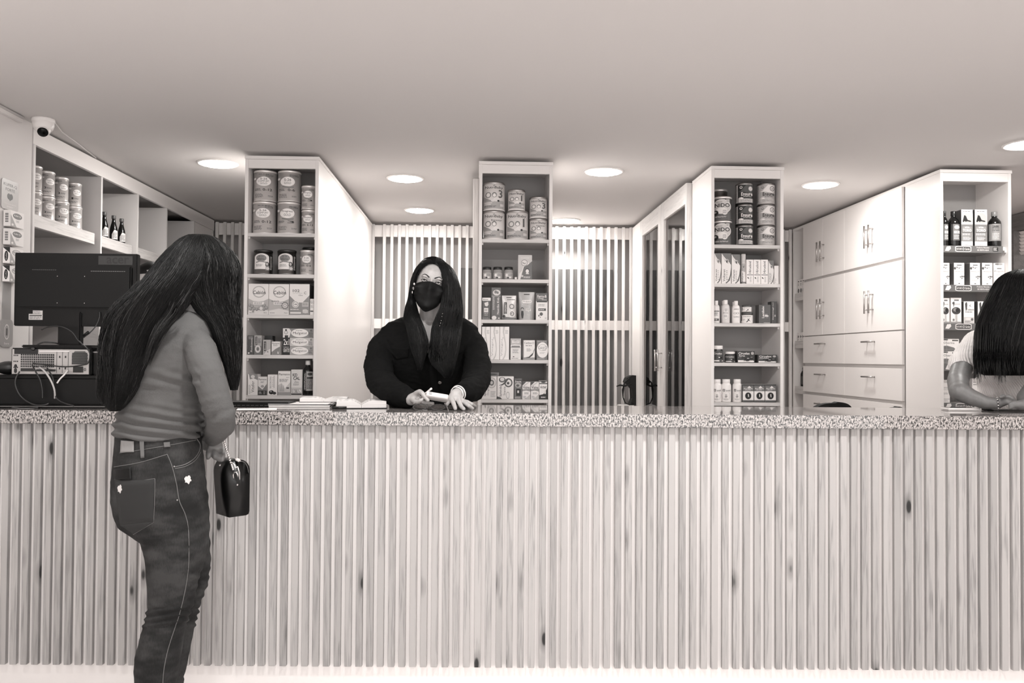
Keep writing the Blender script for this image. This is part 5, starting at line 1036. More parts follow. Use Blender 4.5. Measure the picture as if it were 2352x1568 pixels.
RCur = [(603, 996, 1022, 3.73, .06), (616, 1008, 1038, 3.72, .09), (637, 1014, 1049, 3.72, .11), (665, 1017, 1057, 3.71, .11), (700, 1013, 1061, 3.70, .10), (718, 1006, 1062, 3.69, .09), (746, 994, 1060, 3.68, .06), (777, 990, 1057, 3.665, .05), (812, 985, 1051, 3.66, .045), (836, 992, 1045, 3.655, .04), (856, 1012, 1040, 3.655, .025), (868, 1022, 1034, 3.655, .012)]
mass(hb, sb, LCur, 420, .0010, rr=rh, lights=.05); mass(hb, sb, RCur, 900, .0010, rr=rh, lights=.06)
# strands combed from the parting over the crown
for s in range(1300):
    sd = rh.choice((-1, 1)); y0_ = rh.uniform(-.100, .08); pts = []; ph = rh.uniform(-.1, .1); end = rh.uniform(1.2, 1.7)
    for j in range(8):
        t = j/7*end; y = y0_+.03*t if y0_ > .02 else y0_+(.03-y0_)*min(1, t/1.05); q = Vector((sd*.0885*math.sin(t), y+.012, .022+.1055*math.cos(t)))
        f = math.sqrt(max(.05, 1-((y)/.108)**2)); q.x *= f; q.z = .022+(q.z-.022)*f; pts.append(H1 @ q)
    q0 = HI @ pts[-1]
    if any((HI @ p_).y < -.045 and abs((HI @ p_).x+.004) < .064*math.sqrt(max(0, (.082-(HI @ p_).z)/.08)) for p_ in pts): continue
    sb.tube(pts, .0010, (M_HAIR3 if rh.random() < .3 else M_HAIR2) if rh.random() < .08 else M_HAIR, 3, caps=False)
HR = onpers(hb, 'hair', P1); o = sb.obj('strands', HR, kind='stuff')
for k, (x, y) in enumerate(((1016.5, 720), (1015, 726.5), (1013.4, 736), (1011.8, 741.5), (1010, 748))):
    onpers(MB().ball(at(x, y, 3.64-.002*k), .0016, G(.9, .2, .6), 8), 'chain_bead', P1)
onpers(MB().ball(at(979, 785, 3.70), (.003, .002, .004), G(.9, .2, .8), 8).ball(at(979, 789.5, 3.695), (.002, .002, .005), G(.9, .2, .8), 8), 'pendant', P1)
# bangles
fa = (at(1064, 900, 3.51)-at(1044, 908, 3.45)).normalized()
for k, (t, r) in enumerate(((.35, .030), (.7, .033))):
    c = at(1046, 906, 3.455)+fa*.018*(t*2); Mx = Matrix.Translation(c) @ fa.to_track_quat('Z', 'Y').to_matrix().to_4x4()
    q = [(r+.0022*math.cos(a*PI/4), .0026*math.sin(a*PI/4)) for a in range(9)]; onpers(MB().lathe(q, G(.92, .3), seg=32, mtx=Mx), 'bangle', P1)
# things she holds
c = at(1004, 911.5, 3.405); Mx = Matrix.Translation(c) @ Matrix.Rotation(.16, 4, 'Y') @ Matrix.Rotation(-.35, 4, 'X')
o = MB().rbox(.046, .028, .0125, G(.86, .3), Mx).obj('card_reader'); tagp(o, 'small white rounded handheld device in the masked clerk\'s hands', 'device')
for k in (-1, 1): MB().box(-.034, -.022, -.0287, -.0265, .001+k*.0028, .0028+k*.0028, G(.05), .0004, Mx).obj('slot', o)
a, b = atZ(936.5, 936, CT+.004), at(991, 892, 3.385)
o = MB().tube([a, a.lerp(b, .04), a.lerp(b, .14)], [.0007, .0022, .0036], G(.9, .3), 12).tube([a.lerp(b, .14), a.lerp(b, .94)], .0037, G(.82, .25, .4), 12).tube([a.lerp(b, .94), b], .0044, G(.93, .25), 12).obj('pen'); tagp(o, 'slim silver pen in the masked clerk\'s hand, tip on the counter', 'pen')
gz = empty('eyeglasses', at(985, 936, 3.40)); gz.location.z = CT; tagp(gz, 'folded pair of thin-rimmed eyeglasses lying under the clerk\'s hands', 'glasses')
for cx_ in (964, 1006):
    c0 = at(cx_, 932, 3.375); c0.z = CT+.0135; lp = []
    for k in range(25):
        a_ = 2*PI*k/24; lp.append(c0+Vector((.0275*math.cos(a_), .006*math.sin(a_), .0115*math.sin(a_))))
    f = MB().tube(lp, .0013, G(.25, .25, .5), 6).obj('rim', gz); f.location = -gz.location
    l = MB().poly(lp[:-1], M_GLASS).obj('lens', f)
o = MB().tube([at(979, 929, 3.375), at(985, 927, 3.37), at(991, 929, 3.375)], .0013, G(.3, .25, .5), 6).obj('bridge', gz); o.location = -gz.location
for q in ([(949, 926, 3.38), (958, 925, 3.42), (976, 925.5, 3.46)], [(1021, 926, 3.38), (1025, 930, 3.40), (1020, 927, 3.46)]):
    o = MB().tube([at(*p) for p in q], .0016, G(.6, .25, .5), 6).obj('temple', gz); o.location = -gz.location
bd = MB()
for k in range(6): bd.ball(atZ(1026+k*.7, 931+k*2.0, CT+.0022), .0018, G(.8, .15, .5), 8)
o = bd.obj('glasses_cord', gz); o.location = -gz.location
# ---------------------------------------------------------------- woman in the ribbed shirt at the right edge
SK2 = skin(.44); X2 = at(2352, 800, 3.8).x
P2 = empty('person', (X2, 3.9, 0)); tagp(P2, 'woman with long straight dark hair in a white ribbed T-shirt bent over the counter', 'person')
H2 = frame(2352, 705, 3.62, roll=.0, yaw=.2, pitch=.55)
mb = MB(); head(mb, H2, SK2); limb(mb, [(2352, 730, 3.68, .055), (2355, 770, 3.78, .06)], SK2)
T2_ = [(752, 2300, 2420, 3.80, .14), (768, 2262, 2450, 3.80, .18), (790, 2250, 2462, 3.80, .22), (840, 2252, 2460, 3.80, .24), (890, 2250, 2458, 3.84, .23), (940, 2246, 2462, 3.87, .22), (1000, 2240, 2468, 3.89, .24)]
loft(mb, rows([(y, a+8, b-8, Y, t-.024) for y, a, b, Y, t in T2_]), SK2)
loft(mb, rows([(990, 2248, 2462, 3.88, .22), (1060, 2240, 2470, 3.9, .25), (1110, 2244, 2464, 3.9, .22)]), SK2)
for a in (2296, 2412): limb(mb, [(a, 1090, 3.9, .085), (a, 1220, 3.9, .06), (a, 1310, 3.9, .05), (a, 1435, 3.9, .04)], SK2)
limb(mb, [(2240, 785, 3.78, .048), (2212, 836, 3.68, .046), (2200, 875, 3.60, .044), (2203, 898, 3.54, .043), (2230, 912, 3.51, .036), (2262, 924, 3.48, .029), (2290, 927, 3.46, .023)], SK2)
limb(mb, [(2290, 926, 3.46, .022), (2304, 922, 3.45, .02), (2312, 920, 3.45, .016)], SK2)
for (dx, dy, ln) in ((0, -6, 17), (2, -2, 20), (2, 3, 20), (0, 8, 16)):
    limb(mb, [(2308+dx, 918+dy, 3.45, .0095), (2308+dx+ln*.5, 916+dy, 3.43, .009), (2308+dx+ln, 921+dy, 3.42, .008)], SK2, 12)
limb(mb, [(2300, 918, 3.45, .011), (2304, 909, 3.43, .0095), (2298, 912, 3.42, .008)], SK2, 12)
limb(mb, [(2452, 785, 3.74, .048), (2420, 830, 3.60, .05), (2385, 885, 3.52, .048), (2362, 915, 3.45, .045), (2372, 926, 3.38, .03), (2345, 930, 3.36, .022)], SK2)
limb(mb, [(2345, 930, 3.36, .02), (2334, 929, 3.36, .018)], SK2)
for dy in (-5, -1, 4): limb(mb, [(2334, 930+dy, 3.36, .009), (2326, 930+dy, 3.36, .0085), (2320, 933+dy, 3.36, .0075)], SK2, 12)
childof(fuse(mb, SK2, .005, 3), 'body', P2)
mb = MB(); MS = cloth(.90, .8, 200, .03, rib=36)
loft(mb, rows(T2_), MS, 30, 2.3)
limb(mb, [(2244, 787, 3.79, .060), (2226, 812, 3.74, .060), (2210, 836, 3.68, .058)], MS); limb(mb, [(2452, 787, 3.76, .06), (2425, 828, 3.62, .058)], MS)
sh2 = fuse(mb, MS, .0055, 3, lambda c, n: creases(c, 14, .003, 5)+(.004*math.sin(c.z*95+c.x*12+3*nz(c, 6, 2)) if c.z < 1.24 and c.x < at(2330, 800, 3.8).x+.1 else 0)); childof(sh2, 'shirt', P2)
mb = MB(); loft(mb, rows([(985, 2240, 2470, 3.88, .24), (1060, 2232, 2478, 3.9, .27), (1110, 2238, 2470, 3.9, .24)]), M_JEANS)
for a in (2296, 2412): limb(mb, [(a, 1090, 3.9, .095), (a, 1220, 3.9, .07), (a, 1310, 3.9, .058), (a, 1432, 3.9, .052)], M_JEANS)
childof(fuse(mb, M_JEANS, .01, 2), 'trousers', P2)
for a in (2296, 2412):
    p = at(a, 1440, 3.9); onpers(MB().box(-.045, .045, -.14, .10, 0, .07, M_BLACK, .02, Matrix.Translation((p.x, 3.9, 0))), 'shoe', P2)
hb, sb = MB(), MB(); rh = random.Random(5)
R2 = [(619, 2335, 2372, 3.62, .06), (627, 2314, 2392, 3.62, .14), (642, 2297, 2408, 3.62, .2), (664, 2284, 2422, 3.62, .23), (690, 2270, 2430, 3.61, .24), (718, 2257, 2436, 3.60, .22), (755, 2245, 2440, 3.58, .19), (800, 2240, 2436, 3.57, .15), (835, 2238, 2425, 3.57, .10), (855, 2250, 2410, 3.57, .07), (862, 2262, 2400, 3.57, .05)]
mass(hb, sb, R2, 1500, .0012, rr=rh, lights=.05, wav=.002)
for k in range(150):
    x0 = rh.uniform(2238, 2345); y1 = 858+14*math.sin(x0*.11)+rh.uniform(-8, 14); Y = 3.49+rh.uniform(0, .08)
    sb.tube([at(x0*.75+2345*.25, 690, 3.60), at(x0+3, 745, 3.53+.3*(Y-3.49)), at(x0, 800, Y), at(x0+rh.uniform(-3, 3), 835, Y), at(x0+rh.uniform(-4, 8), y1, Y)], [.0006, .0016, .0022, .0022, .0004], M_HAIR, 4, caps=False)
HR = onpers(hb, 'hair', P2); sb.obj('strands', HR, kind='stuff')
br = MB()
for k in range(22):
    a = 2*PI*k/22; c = at(2291, 926.5, 3.46); d = (at(2304, 922, 3.45)-at(2262, 924, 3.48)).normalized(); u = d.cross(Vector((0, 0, 1))).normalized(); v = u.cross(d)
    br.ball(c+u*.0245*math.cos(a)+v*.0245*math.sin(a), .0028, G(.92, .3) if k % 2 else G(.15, .3), 8)
o = onpers(br, 'bead_bracelet', P2)
def phone(name, c, w_, d_, t, rz, g, label, cat='phone'):
    o = MB().box(-w_/2, w_/2, -d_/2, d_/2, 0, t, G(g, .25), t*.4).obj(name, None, c, rz); tagp(o, label, cat)
    MB().box(-w_/2+.004, w_/2-.004, -d_/2+.004, d_/2-.004, t, t+.0006, G(.06, .08)).obj('screen', o); return o
p = atZ(2207, 942, CT); phone('smartphone', (p.x, p.y, CT+.0005), .145, .072, .0115, -.05, .93, 'white cased smartphone lying on the counter beside the bare elbow')
p = atZ(2300, 944, CT); phone('tablet', (p.x+.02, p.y+.02, CT+.0005), .15, .085, .008, .08, .12, 'thin dark phone on the counter under the hands at the right edge')
# ---------------------------------------------------------------- long-haired customer in front of the counter
SK3 = skin(.44); P3 = empty('person', (at(370, 1200, 2.87).x, 2.87, 0)); tagp(P3, 'woman customer seen from behind with very long dark hair, grey sweater and jeans, head bowed', 'person')
YC = 2.87
TR = [(712, 410, 456, YC+.02, .11), (722, 392, 468, YC+.01, .14), (738, 372, 482, YC, .17), (765, 354, 488, YC-.01, .20), (800, 342, 486, YC-.01, .22), (850, 325, 474, YC-.01, .22), (895, 303, 467, YC, .22), (940, 278, 465, YC, .22), (970, 268, 461, YC, .22), (1003, 266, 457, YC, .22)]
HP = [(985, 270, 456, YC, .20), (1030, 268, 461, YC, .22), (1065, 265, 465, YC, .24), (1103, 262, 467, YC, .25), (1146, 262, 473, YC, .25), (1182, 268, 477, YC, .24), (1206, 277, 478, YC-.005, .22), (1222, 300, 478, YC-.01, .20), (1240, 327, 477, YC-.015, .19), (1270, 336, 473, YC-.02, .18), (1300, 340, 464, YC-.02, .175), (1332, 342, 453, YC-.02, .165), (1386, 343, 444, YC-.02, .15),
      (1421, 337, 431, YC-.02, .14), (1460, 326, 419, YC-.02, .14), (1503, 314, 413, YC-.02, .14), (1541, 311, 406, YC-.02, .135), (1575, 315, 401, YC-.02, .125), (1620, 326, 393, YC-.02, .105), (1660, 334, 388, YC-.02, .09)]
LEG2 = [(415, 1150, 2.97, .085), (430, 1220, 2.97, .075), (443, 1290, 2.98, .060), (447, 1332, 2.98, .050), (430, 1380, 2.99, .046), (412, 1450, 3.0, .048), (398, 1540, 3.0, .042), (392, 1620, 3.0, .034), (392, 1640, 3.0, .033)]
ARM = [(440, 775, YC-.05, .050), (458, 800, YC-.08, .053), (476, 855, YC-.10, .051), (494, 915, YC-.10, .049), (508, 952, YC-.09, .048), (508, 975, YC-.05, .046), (498, 990, YC+.03, .042), (490, 999, YC+.09, .038)]
mb = MB(); H3 = frame(470, 640, 2.88, roll=.25, yaw=2.3, pitch=.5); head(mb, H3, SK3); limb(mb, [(452, 680, 2.88, .055), (435, 720, 2.89, .058)], SK3)
sk = lambda D, k: [(y, a+k, b-k, Y, t-.014) for y, a, b, Y, t in D]
loft(mb, rows(sk(TR, 7)), SK3); loft(mb, rows(sk(HP, 4)), SK3); limb(mb, [(a, b, c, r-.008) for a, b, c, r in LEG2], SK3); limb(mb, [(a, b, c, r-.01) for a, b, c, r in ARM], SK3)
limb(mb, [(390, 775, YC+.10, .042), (400, 850, YC+.16, .04), (440, 930, YC+.22, .036), (470, 985, YC+.24, .03), (476, 1020, YC+.20, .025)], SK3)
# hand that holds the bag by its top
limb(mb, [(490, 1000, YC+.10, .03), (493, 1014, YC+.12, .027), (497, 1026, YC+.13, .024), (501, 1034, YC+.13, .02)], SK3)
for (x, y, l) in ((492, 1034, 0), (498, 1038, 2), (505, 1040, 2), (511, 1038, 0)):
    limb(mb, [(x, y-4, YC+.12, .0105), (x+1, y+5, YC+.095, .0098), (x+1+l, y+12, YC+.085, .0088), (x+l, y+17, YC+.085, .008)], SK3, 12)
limb(mb, [(486, 1018, YC+.115, .0125), (480, 1032, YC+.10, .011), (478, 1044, YC+.09, .0098), (478, 1051, YC+.09, .0085)], SK3, 12)
childof(fuse(mb, SK3, .0055, 3), 'body', P3)
M_SW = cloth(.335, .9, 240, .015)
mb = MB(); loft(mb, rows(TR), M_SW, 32, 2.3)
limb(mb, ARM, M_SW); limb(mb, [(392, 775, YC+.09, .052), (400, 850, YC+.15, .05), (440, 930, YC+.21, .045), (468, 980, YC+.24, .04)], M_SW)
def swfold(c, n):
    x, y = proj(c); d = creases(c, 11, .0025, 2)
    if y > 915 and x < 470: k = min(1, (y-915)/50); d += k*.0055*math.sin((y*.30)+(x-360)*(-.045)+2.2*nz(c, 9, 4)); 
    if 840 < y < 900 and x < 460: d += .0035*math.sin(y*.22-(x-380)*.05+2*nz(c, 7, 1))*math.exp(-((y-872)/22)**2)
    if x > 470 and y > 940: d += .0016*math.sin(y*.16+x*.12)
    return d
swm = fuse(mb, M_SW, .0045, 3, swfold); childof(swm, 'sweater', P3)
def denim():
    m, t, b = mat('denim'); L = t.links; tc = N(t, 'ShaderNodeTexCoord'); n = N(t, 'ShaderNodeTexNoise'); n.inputs['Scale'].default_value = 7; n.inputs['Detail'].default_value = 5; L.new(tc.outputs['Object'], n.inputs['Vector'])
    mp = N(t, 'ShaderNodeMapping'); mp.inputs['Scale'].default_value = (260, 260, 90); L.new(tc.outputs['Object'], mp.inputs[0]); n2 = N(t, 'ShaderNodeTexNoise'); n2.inputs['Scale'].default_value = 1; L.new(mp.outputs[0], n2.inputs['Vector'])
    wv = N(t, 'ShaderNodeTexNoise'); wv.inputs['Scale'].default_value = 1; mp2 = N(t, 'ShaderNodeMapping'); mp2.inputs['Scale'].default_value = (9, 9, 24); mp2.inputs['Rotation'].default_value = (0, .35, 0); L.new(tc.outputs['Object'], mp2.inputs[0]); L.new(mp2.outputs[0], wv.inputs['Vector'])
    a = N(t, 'ShaderNodeMath', operation='ADD'); L.new(n.outputs[0], a.inputs[0]); L.new(wv.outputs[0], a.inputs[1]); a2 = N(t, 'ShaderNodeMath', operation='MULTIPLY_ADD'); L.new(n2.outputs[0], a2.inputs[0]); a2.inputs[1].default_value = .3; L.new(a.outputs[0], a2.inputs[2])
    L.new(ramp(t, a2.outputs[0], [(.9, tint(.12)), (1.0, tint(.165)), (1.0, tint(.235))]), b.inputs['Base Color'])
    rp = [x for x in t.nodes if x.type == 'VALTORGB'][-1]; rp.color_ramp.elements[0].position = .35; rp.color_ramp.elements[1].position = .55; rp.color_ramp.elements[2].position = .85
    mr = N(t, 'ShaderNodeMapRange'); mr.inputs['From Min'].default_value = .7; mr.inputs['From Max'].default_value = 1.5; L.new(a2.outputs[0], mr.inputs[0]); L.new(mr.outputs[0], rp.inputs[0])
    b.inputs['Roughness'].default_value = .85; b.inputs['Specular IOR Level'].default_value = .2; bp = N(t, 'ShaderNodeBump'); bp.inputs['Strength'].default_value = .3; bp.inputs['Distance'].default_value = .0008; L.new(n2.outputs[0], bp.inputs['Height']); L.new(bp.outputs[0], b.inputs['Normal']); return m
M_DEN = denim(); M_THR = G(.40, .8); M_DEN2 = M_DEN
mb = MB(); loft(mb, rows(HP), M_DEN, 34, 2.2); limb(mb, LEG2, M_DEN)
def jfold(c, n):
    x, y = proj(c); d = creases(c, 9, .0022, 8)
    if 1395 < y < 1440: d += .0035*math.sin(y*.42+x*.06)
    if 1090 < y < 1290 and x > 400: d += .0016*math.sin(y*.17+x*.085)*min(1, (x-400)/40)
    if 1300 < y < 1400 and x > 430: d += .002*math.sin(y*.3)
    return d
jm = fuse(mb, M_DEN, .0045, 3, jfold); childof(jm, 'jeans', P3); JE = [o for o in P3.children if o.name.startswith('jeans')][0]; JI = surf(jm)
def js(pts, r=.0011, m=M_THR, name='seam', **k):
    o = seam(JI, pts, r, m, JE, name, **k); return o
js([(262, 1101), (300, 1105), (356, 1099)]); js([(264, 1106), (300, 1111), (354, 1105)]); js([(356, 1099), (355, 1150), (353, 1199), (306, 1227)], sharp=True); js([(352, 1104), (351, 1150), (349, 1196), (308, 1222)], sharp=True)
o = patch(JI, [[(264, 1103), (355, 1101), (352, 1198), (277, 1205)], [(277, 1205), (352, 1198), (330, 1213), (308, 1225)]], G(.145, .9), JE, 'back_pocket', off=.0016)
js([(262, 1072), (320, 1062), (384, 1043)]); js([(275, 1040), (330, 1032), (400, 1020), (450, 1010)]); js([(384, 1043), (395, 1070), (405, 1110), (412, 1150), (425, 1180), (432, 1210), (434, 1260), (432, 1310), (424, 1360), (412, 1410), (402, 1440), (386, 1490), (376, 1540), (373, 1590)], .0013)
js([(400, 1072), (425, 1066), (445, 1053), (457, 1036), (459, 1020), (452, 1008)], .0015); js([(401, 1076), (427, 1070), (449, 1056), (461, 1037)], .0012)
o = patch(JI, [[(280, 1011), (309, 1013), (309, 1038), (278, 1039)]], G(.5, .8), JE, 'leather_patch', off=.003)
o = patch(JI, [[(322, 1008), (332, 1008), (333, 1051), (325, 1052)]], G(.36, .8), JE, 'belt_loop', off=.005)
o = patch(JI, [[(376, 1016), (390, 1015), (391, 1026), (377, 1027)]], G(.36, .8), JE, 'belt_loop', off=.004)
def blob(cx_, cy_, rx_, ry_, off):
    mb = MB(); rg = []; c0, _ = hit(JI, cx_, cy_, off+.001); cv = mb.bm.verts.new(c0)
    for q in (.5, 1.0): rg.append([mb.bm.verts.new(hit(JI, cx_+rx_*q*math.cos(k*PI/9)*(1+.2*math.sin(k*2.1)), cy_+ry_*q*math.sin(k*PI/9)*(1+.25*math.cos(k*1.7)), off)[0]) for k in range(18)])
    fs = [mb.bm.faces.new((cv, rg[0][k], rg[0][(k+1) % 18])) for k in range(18)]+[mb.bm.faces.new((rg[0][k], rg[1][k], rg[1][(k+1) % 18], rg[0][(k+1) % 18])) for k in range(18)]
    mb._set(fs, G(.8, .8), True); mb.obj('frayed_hole', JE)
blob(431, 1101, 7.5, 9, .0012); blob(277, 1122, 5, 9, .0036)
for (x, y) in ((400, 1071), (407, 1148)):
    h, n = hit(JI, x, y, .001); MB().ball(h, .0025, G(.75, .3, .8), 8).obj('rivet', JE)
o = patch(JI, [[(264, 1076), (302, 1073), (304, 1100), (264, 1101)]], G(.028, .4, 0, .25), JE, 'wallet_edge', off=.004)
for (a, Y) in ((360, YC-.02), (392, 3.0)):
    p = at(a, 1690, Y); onpers(MB().box(-.10, .15, -.045, .045, 0, .075, G(.03, .5, 0, .25), .028, Matrix.Translation((p.x, Y, 0)) @ Matrix.Rotation(.45, 4, 'Z')), 'shoe', P3)
# hair
hb, sb = MB(), MB(); rh = random.Random(21)
BK = [(540, 436, 472, 2.86, .06), (552, 418, 486, 2.86, .14), (577, 391, 490, 2.85, .19), (608, 365, 484, 2.84, .22), (640, 341, 470, 2.82, .23), (672, 314, 446, 2.80, .22), (700, 286, 426, 2.785, .19), (735, 264, 398, 2.775, .16), (770, 250, 372, 2.77, .14), (810, 242, 350, 2.765, .12), (855, 238, 328, 2.76, .10), (890, 234, 314, 2.76, .085), (915, 234, 300, 2.765, .07), (934, 246, 284, 2.77, .05), (944, 258, 272, 2.77, .03)]
FR = [(540, 442, 478, 2.87, .06), (550, 436, 502, 2.88, .14), (577, 432, 531, 2.89, .19), (608, 426, 546, 2.89, .21), (640, 420, 548, 2.89, .21), (675, 424, 547, 2.89, .19), (702, 440, 547, 2.89, .17), (725, 460, 549, 2.89, .15), (752, 484, 551, 2.89, .13), (790, 502, 552, 2.89, .11), (838, 518, 550, 2.90, .08), (870, 527, 547, 2.90, .06), (896, 533, 542, 2.90, .03)]
mass(hb, sb, BK, 2600, .0009, rr=rh, lights=.14, wav=.004, spill=1.01); mass(hb, sb, FR, 2200, .0009, rr=rh, lights=.22, wav=.005)
# looser locks: over the shoulder and frizz on the left outline
mass(hb, sb, [(690, 392, 432, 2.72, .03), (715, 380, 424, 2.72, .03), (740, 362, 398, 2.72, .03), (770, 348, 376, 2.71, .025), (805, 336, 358, 2.71, .02), (840, 326, 342, 2.71, .012)], 160, .0008, rr=rh, lights=.25, core=False)
BL = [(640, 330, 400, 2.78, .1), (675, 298, 360, 2.76, .1), (700, 268, 330, 2.75, .1), (735, 248, 300, 2.745, .1), (775, 238, 290, 2.74, .1), (820, 234, 280, 2.74, .09), (870, 231, 275, 2.74, .08), (905, 228, 268, 2.745, .06), (930, 236, 262, 2.75, .04)]
mass(hb, sb, BL, 420, .0007, rr=rh, lights=.5, wav=.006, spill=1.12, core=False)
HR = onpers(hb, 'hair', P3); sb.obj('strands', HR, kind='stuff')
# shoulder bag in her hand
bc = at(520, 1118, 2.965); bag = empty('handbag', (bc.x, bc.y, bc.z-.109), 0); tagp(bag, 'small black boxy leather handbag with a silver chain, held by the customer', 'handbag')
M_LEA = G(.035, .28, 0, .4)
# body: two long sides turned away to the left, gusset side turned right
rot = math.radians(42); Mx = Matrix.Rotation(rot, 4, 'Z')
def bagpt(x, y, z): return Mx @ Vector((x, y, z))
b_ = MB(); BW, BD, BH = .104, .088, .200   # width to the right-away, depth to the left-away
pts = []
for k in range(9): a = PI/2*k/8; pts.append((BD-.045*(1-math.cos(a)) - .0, BH-.05*(1-math.sin(a))))
prof = [(.012, 0.0), (BD-.012, 0.0), (BD-.003, .004), (BD, .014)]+[(BD-.035+.035*math.cos(a), BH-.045+.045*math.sin(a)) for a in [PI/2*k/6 for k in range(7)]]+[(.035-.035*math.sin(a), BH-.045+.045*math.cos(a)) for a in [PI/2*k/6 for k in range(7)]]
# gusset profile lies in the plane facing right; body extruded away to the left
gx = Vector((math.cos(rot), math.sin(rot), 0)); gy = Vector((-math.sin(rot), math.cos(rot), 0))
P_ = [gx*u+Vector((0, 0, v)) for u, v in prof]; b_.prism(P_, gy*BW, M_LEA)
bmesh.ops.bevel(b_.bm, geom=[e for e in b_.bm.edges if len(e.link_faces) == 2 and e.calc_face_angle(0) > .8], offset=.006, segments=3, affect='EDGES')
for f in b_.bm.faces: f.smooth = True
b_.obj('body', bag)
zp = [gx*(u*.86+.006)-gy*.001+Vector((0, 0, v)) for u, v in [(BD-.035+.035*math.cos(a), BH-.05+.045*math.sin(a)) for a in [PI/2*k/8 for k in range(9)]]]
MB().tube([p+gy*.030+gx*.008+Vector((0, 0, .003)) for p in zp], .0022, G(.7, .3, .9), 6).obj('zip', bag)
MB().tube([p+gy*.0-gx*.0+Vector((0, 0, .0)) for p in zp], .0018, G(.35, .4, .4), 6).obj('piping', bag)
def bw(px, py, Y): return at(px, py, Y)-bag.location
for (x, y) in ((505, 1068), (545, 1113)): MB().ball(bw(x, y, 2.965), .0035, G(.85, .25, .8), 10).obj('rivet', bag)
ch = [(513.4, 1009), (516, 1018), (518.4, 1027), (521.5, 1036), (525, 1045.5), (528, 1057), (531.8, 1067), (534, 1074), (536, 1081)]
rngs = []
for i in range(len(ch)-1):
    for k in range(2): u = k/2; rngs.append(bw(ch[i][0]*(1-u)+ch[i+1][0]*u, ch[i][1]*(1-u)+ch[i+1][1]*u, 2.950-.0005*i))
cb_ = MB()
for i, p in enumerate(rngs): cb_.ball(p, (.0042, .0036, .0036), G(.88, .22, .85), 8)
cb_.obj('chain', bag, kind='stuff')
cl = MB()
for (x0_, x1_) in ((536, 546),):
    cl.tube([bw(537, 1098, 2.950), bw(535.5, 1090, 2.949), bw(538, 1084, 2.949), bw(543, 1084, 2.949), bw(546, 1090, 2.949), bw(546, 1094, 2.950)], .0022, G(.88, .22, .85), 8)
    cl.tube([bw(533, 1062, 2.952), bw(538, 1067, 2.952), bw(541, 1074, 2.952), bw(547, 1071, 2.952)], .002, G(.88, .22, .85), 8)
    cl.tube([bw(546, 1072, 2.952), bw(550, 1085, 2.962), bw(550, 1101, 2.962)], .0024, G(.85, .25, .8), 8)
cl.obj('clasp', bag); MB().box(-.011, .011, -.006, .006, -.005, .006, G(.88, .22, .7), .004, Matrix.Translation(bw(546.5, 1056, 2.985)) @ Matrix.Rotation(.4, 4, 'Y')).obj('knob', bag)
# ---------------------------------------------------------------- person working behind the monitor
P4 = empty('person', (at(345, 700, 4.15).x, 4.15, 0)); tagp(P4, 'person behind the monitor of whom only dark short hair and forehead show', 'person')
SK4 = skin(.68); H4 = frame(346, 656, 4.12, roll=0, yaw=-.5, pitch=.1, s=.95); mb = MB(); head(mb, H4, SK4)
limb(mb, [(346, 690, 4.15, .05), (346, 725, 4.17, .055)], SK4); T4_ = [(728, 300, 392, 4.17, .14), (745, 272, 420, 4.17, .18), (790, 262, 430, 4.17, .21), (880, 268, 424, 4.17, .22), (960, 266, 426, 4.17, .22), (1030, 264, 428, 4.17, .22)]
loft(mb, rows([(a, b+6, c-6, d, e-.02) for a, b, c, d, e in T4_]), SK4)
for s in (-1, 1): limb(mb, [(346+s*74, 752, 4.17, .04), (346+s*84, 830, 4.15, .036), (346+s*70, 890, 4.02, .032), (346+s*40, 905, 3.92, .024), (346+s*34, 908, 3.86, .02)], SK4); limb(mb, [(346+s*40, 1010, 4.17, .075), (346+s*40, 1210, 4.17, .052), (346+s*40, 1390, 4.17, .04)], SK4)
childof(fuse(mb, SK4, .006, 3), 'body', P4)
mb = MB(); loft(mb, rows(T4_), MJ)
for s in (-1, 1): limb(mb, [(346+s*72, 752, 4.17, .052), (346+s*84, 830, 4.15, .048), (346+s*70, 890, 4.02, .044)], MJ)
childof(fuse(mb, MJ, .008, 2), 'shirt', P4); mb = MB()
for s in (-1, 1): limb(mb, [(346+s*38, 1000, 4.17, .09), (346+s*40, 1210, 4.17, .065), (346+s*40, 1385, 4.17, .055)], MT)
childof(fuse(mb, MT, .01, 2), 'trousers', P4)
hb = MB(); hb.mi(M_HAIR); hb.bm.from_mesh(cap(H4, lambda q: (q.y < -.02 and q.z < .062) or q.z < -.03, (.082, .10, .102), M_HAIR, P4))
for f in hb.bm.faces: f.smooth = True
onpers(hb, 'hair', P4)
# ================================================================ THINGS ON AND BEHIND THE COUNTER
def mbx(x0, x1, y0, y1, Y, d, **k):
    a, b = at(x0, y1, Y), at(x1, y0, Y); return a.x, b.x, Y, Y+d, a.z, b.z
# black cabinet the computer stands on
BYf = 3.40; a = at(-60, 900, BYf).x; b = at(243, 900, BYf).x
cbx = empty('cash_drawer', ((a+b)/2, BYf, CT)); tagp(cbx, 'wide black metal box on the counter carrying the desktop computer', 'box'); hw = (b-a)/2; zt = at(120, 862, BYf).z-CT
MB().box(-hw, hw, .004, .34, .0, zt, G(.03, .4, 0, .25), .004).obj('body', cbx); MB().box(-hw+.004, hw-.004, 0, .004, .016, zt-.012, G(.028, .5, 0, .25), .002).obj('front_panel', cbx)
MB().box(-hw, hw, -.001, .003, .007, .0095, G(.55, .3, .6)).obj('trim_strip', cbx)
BT = CT+zt
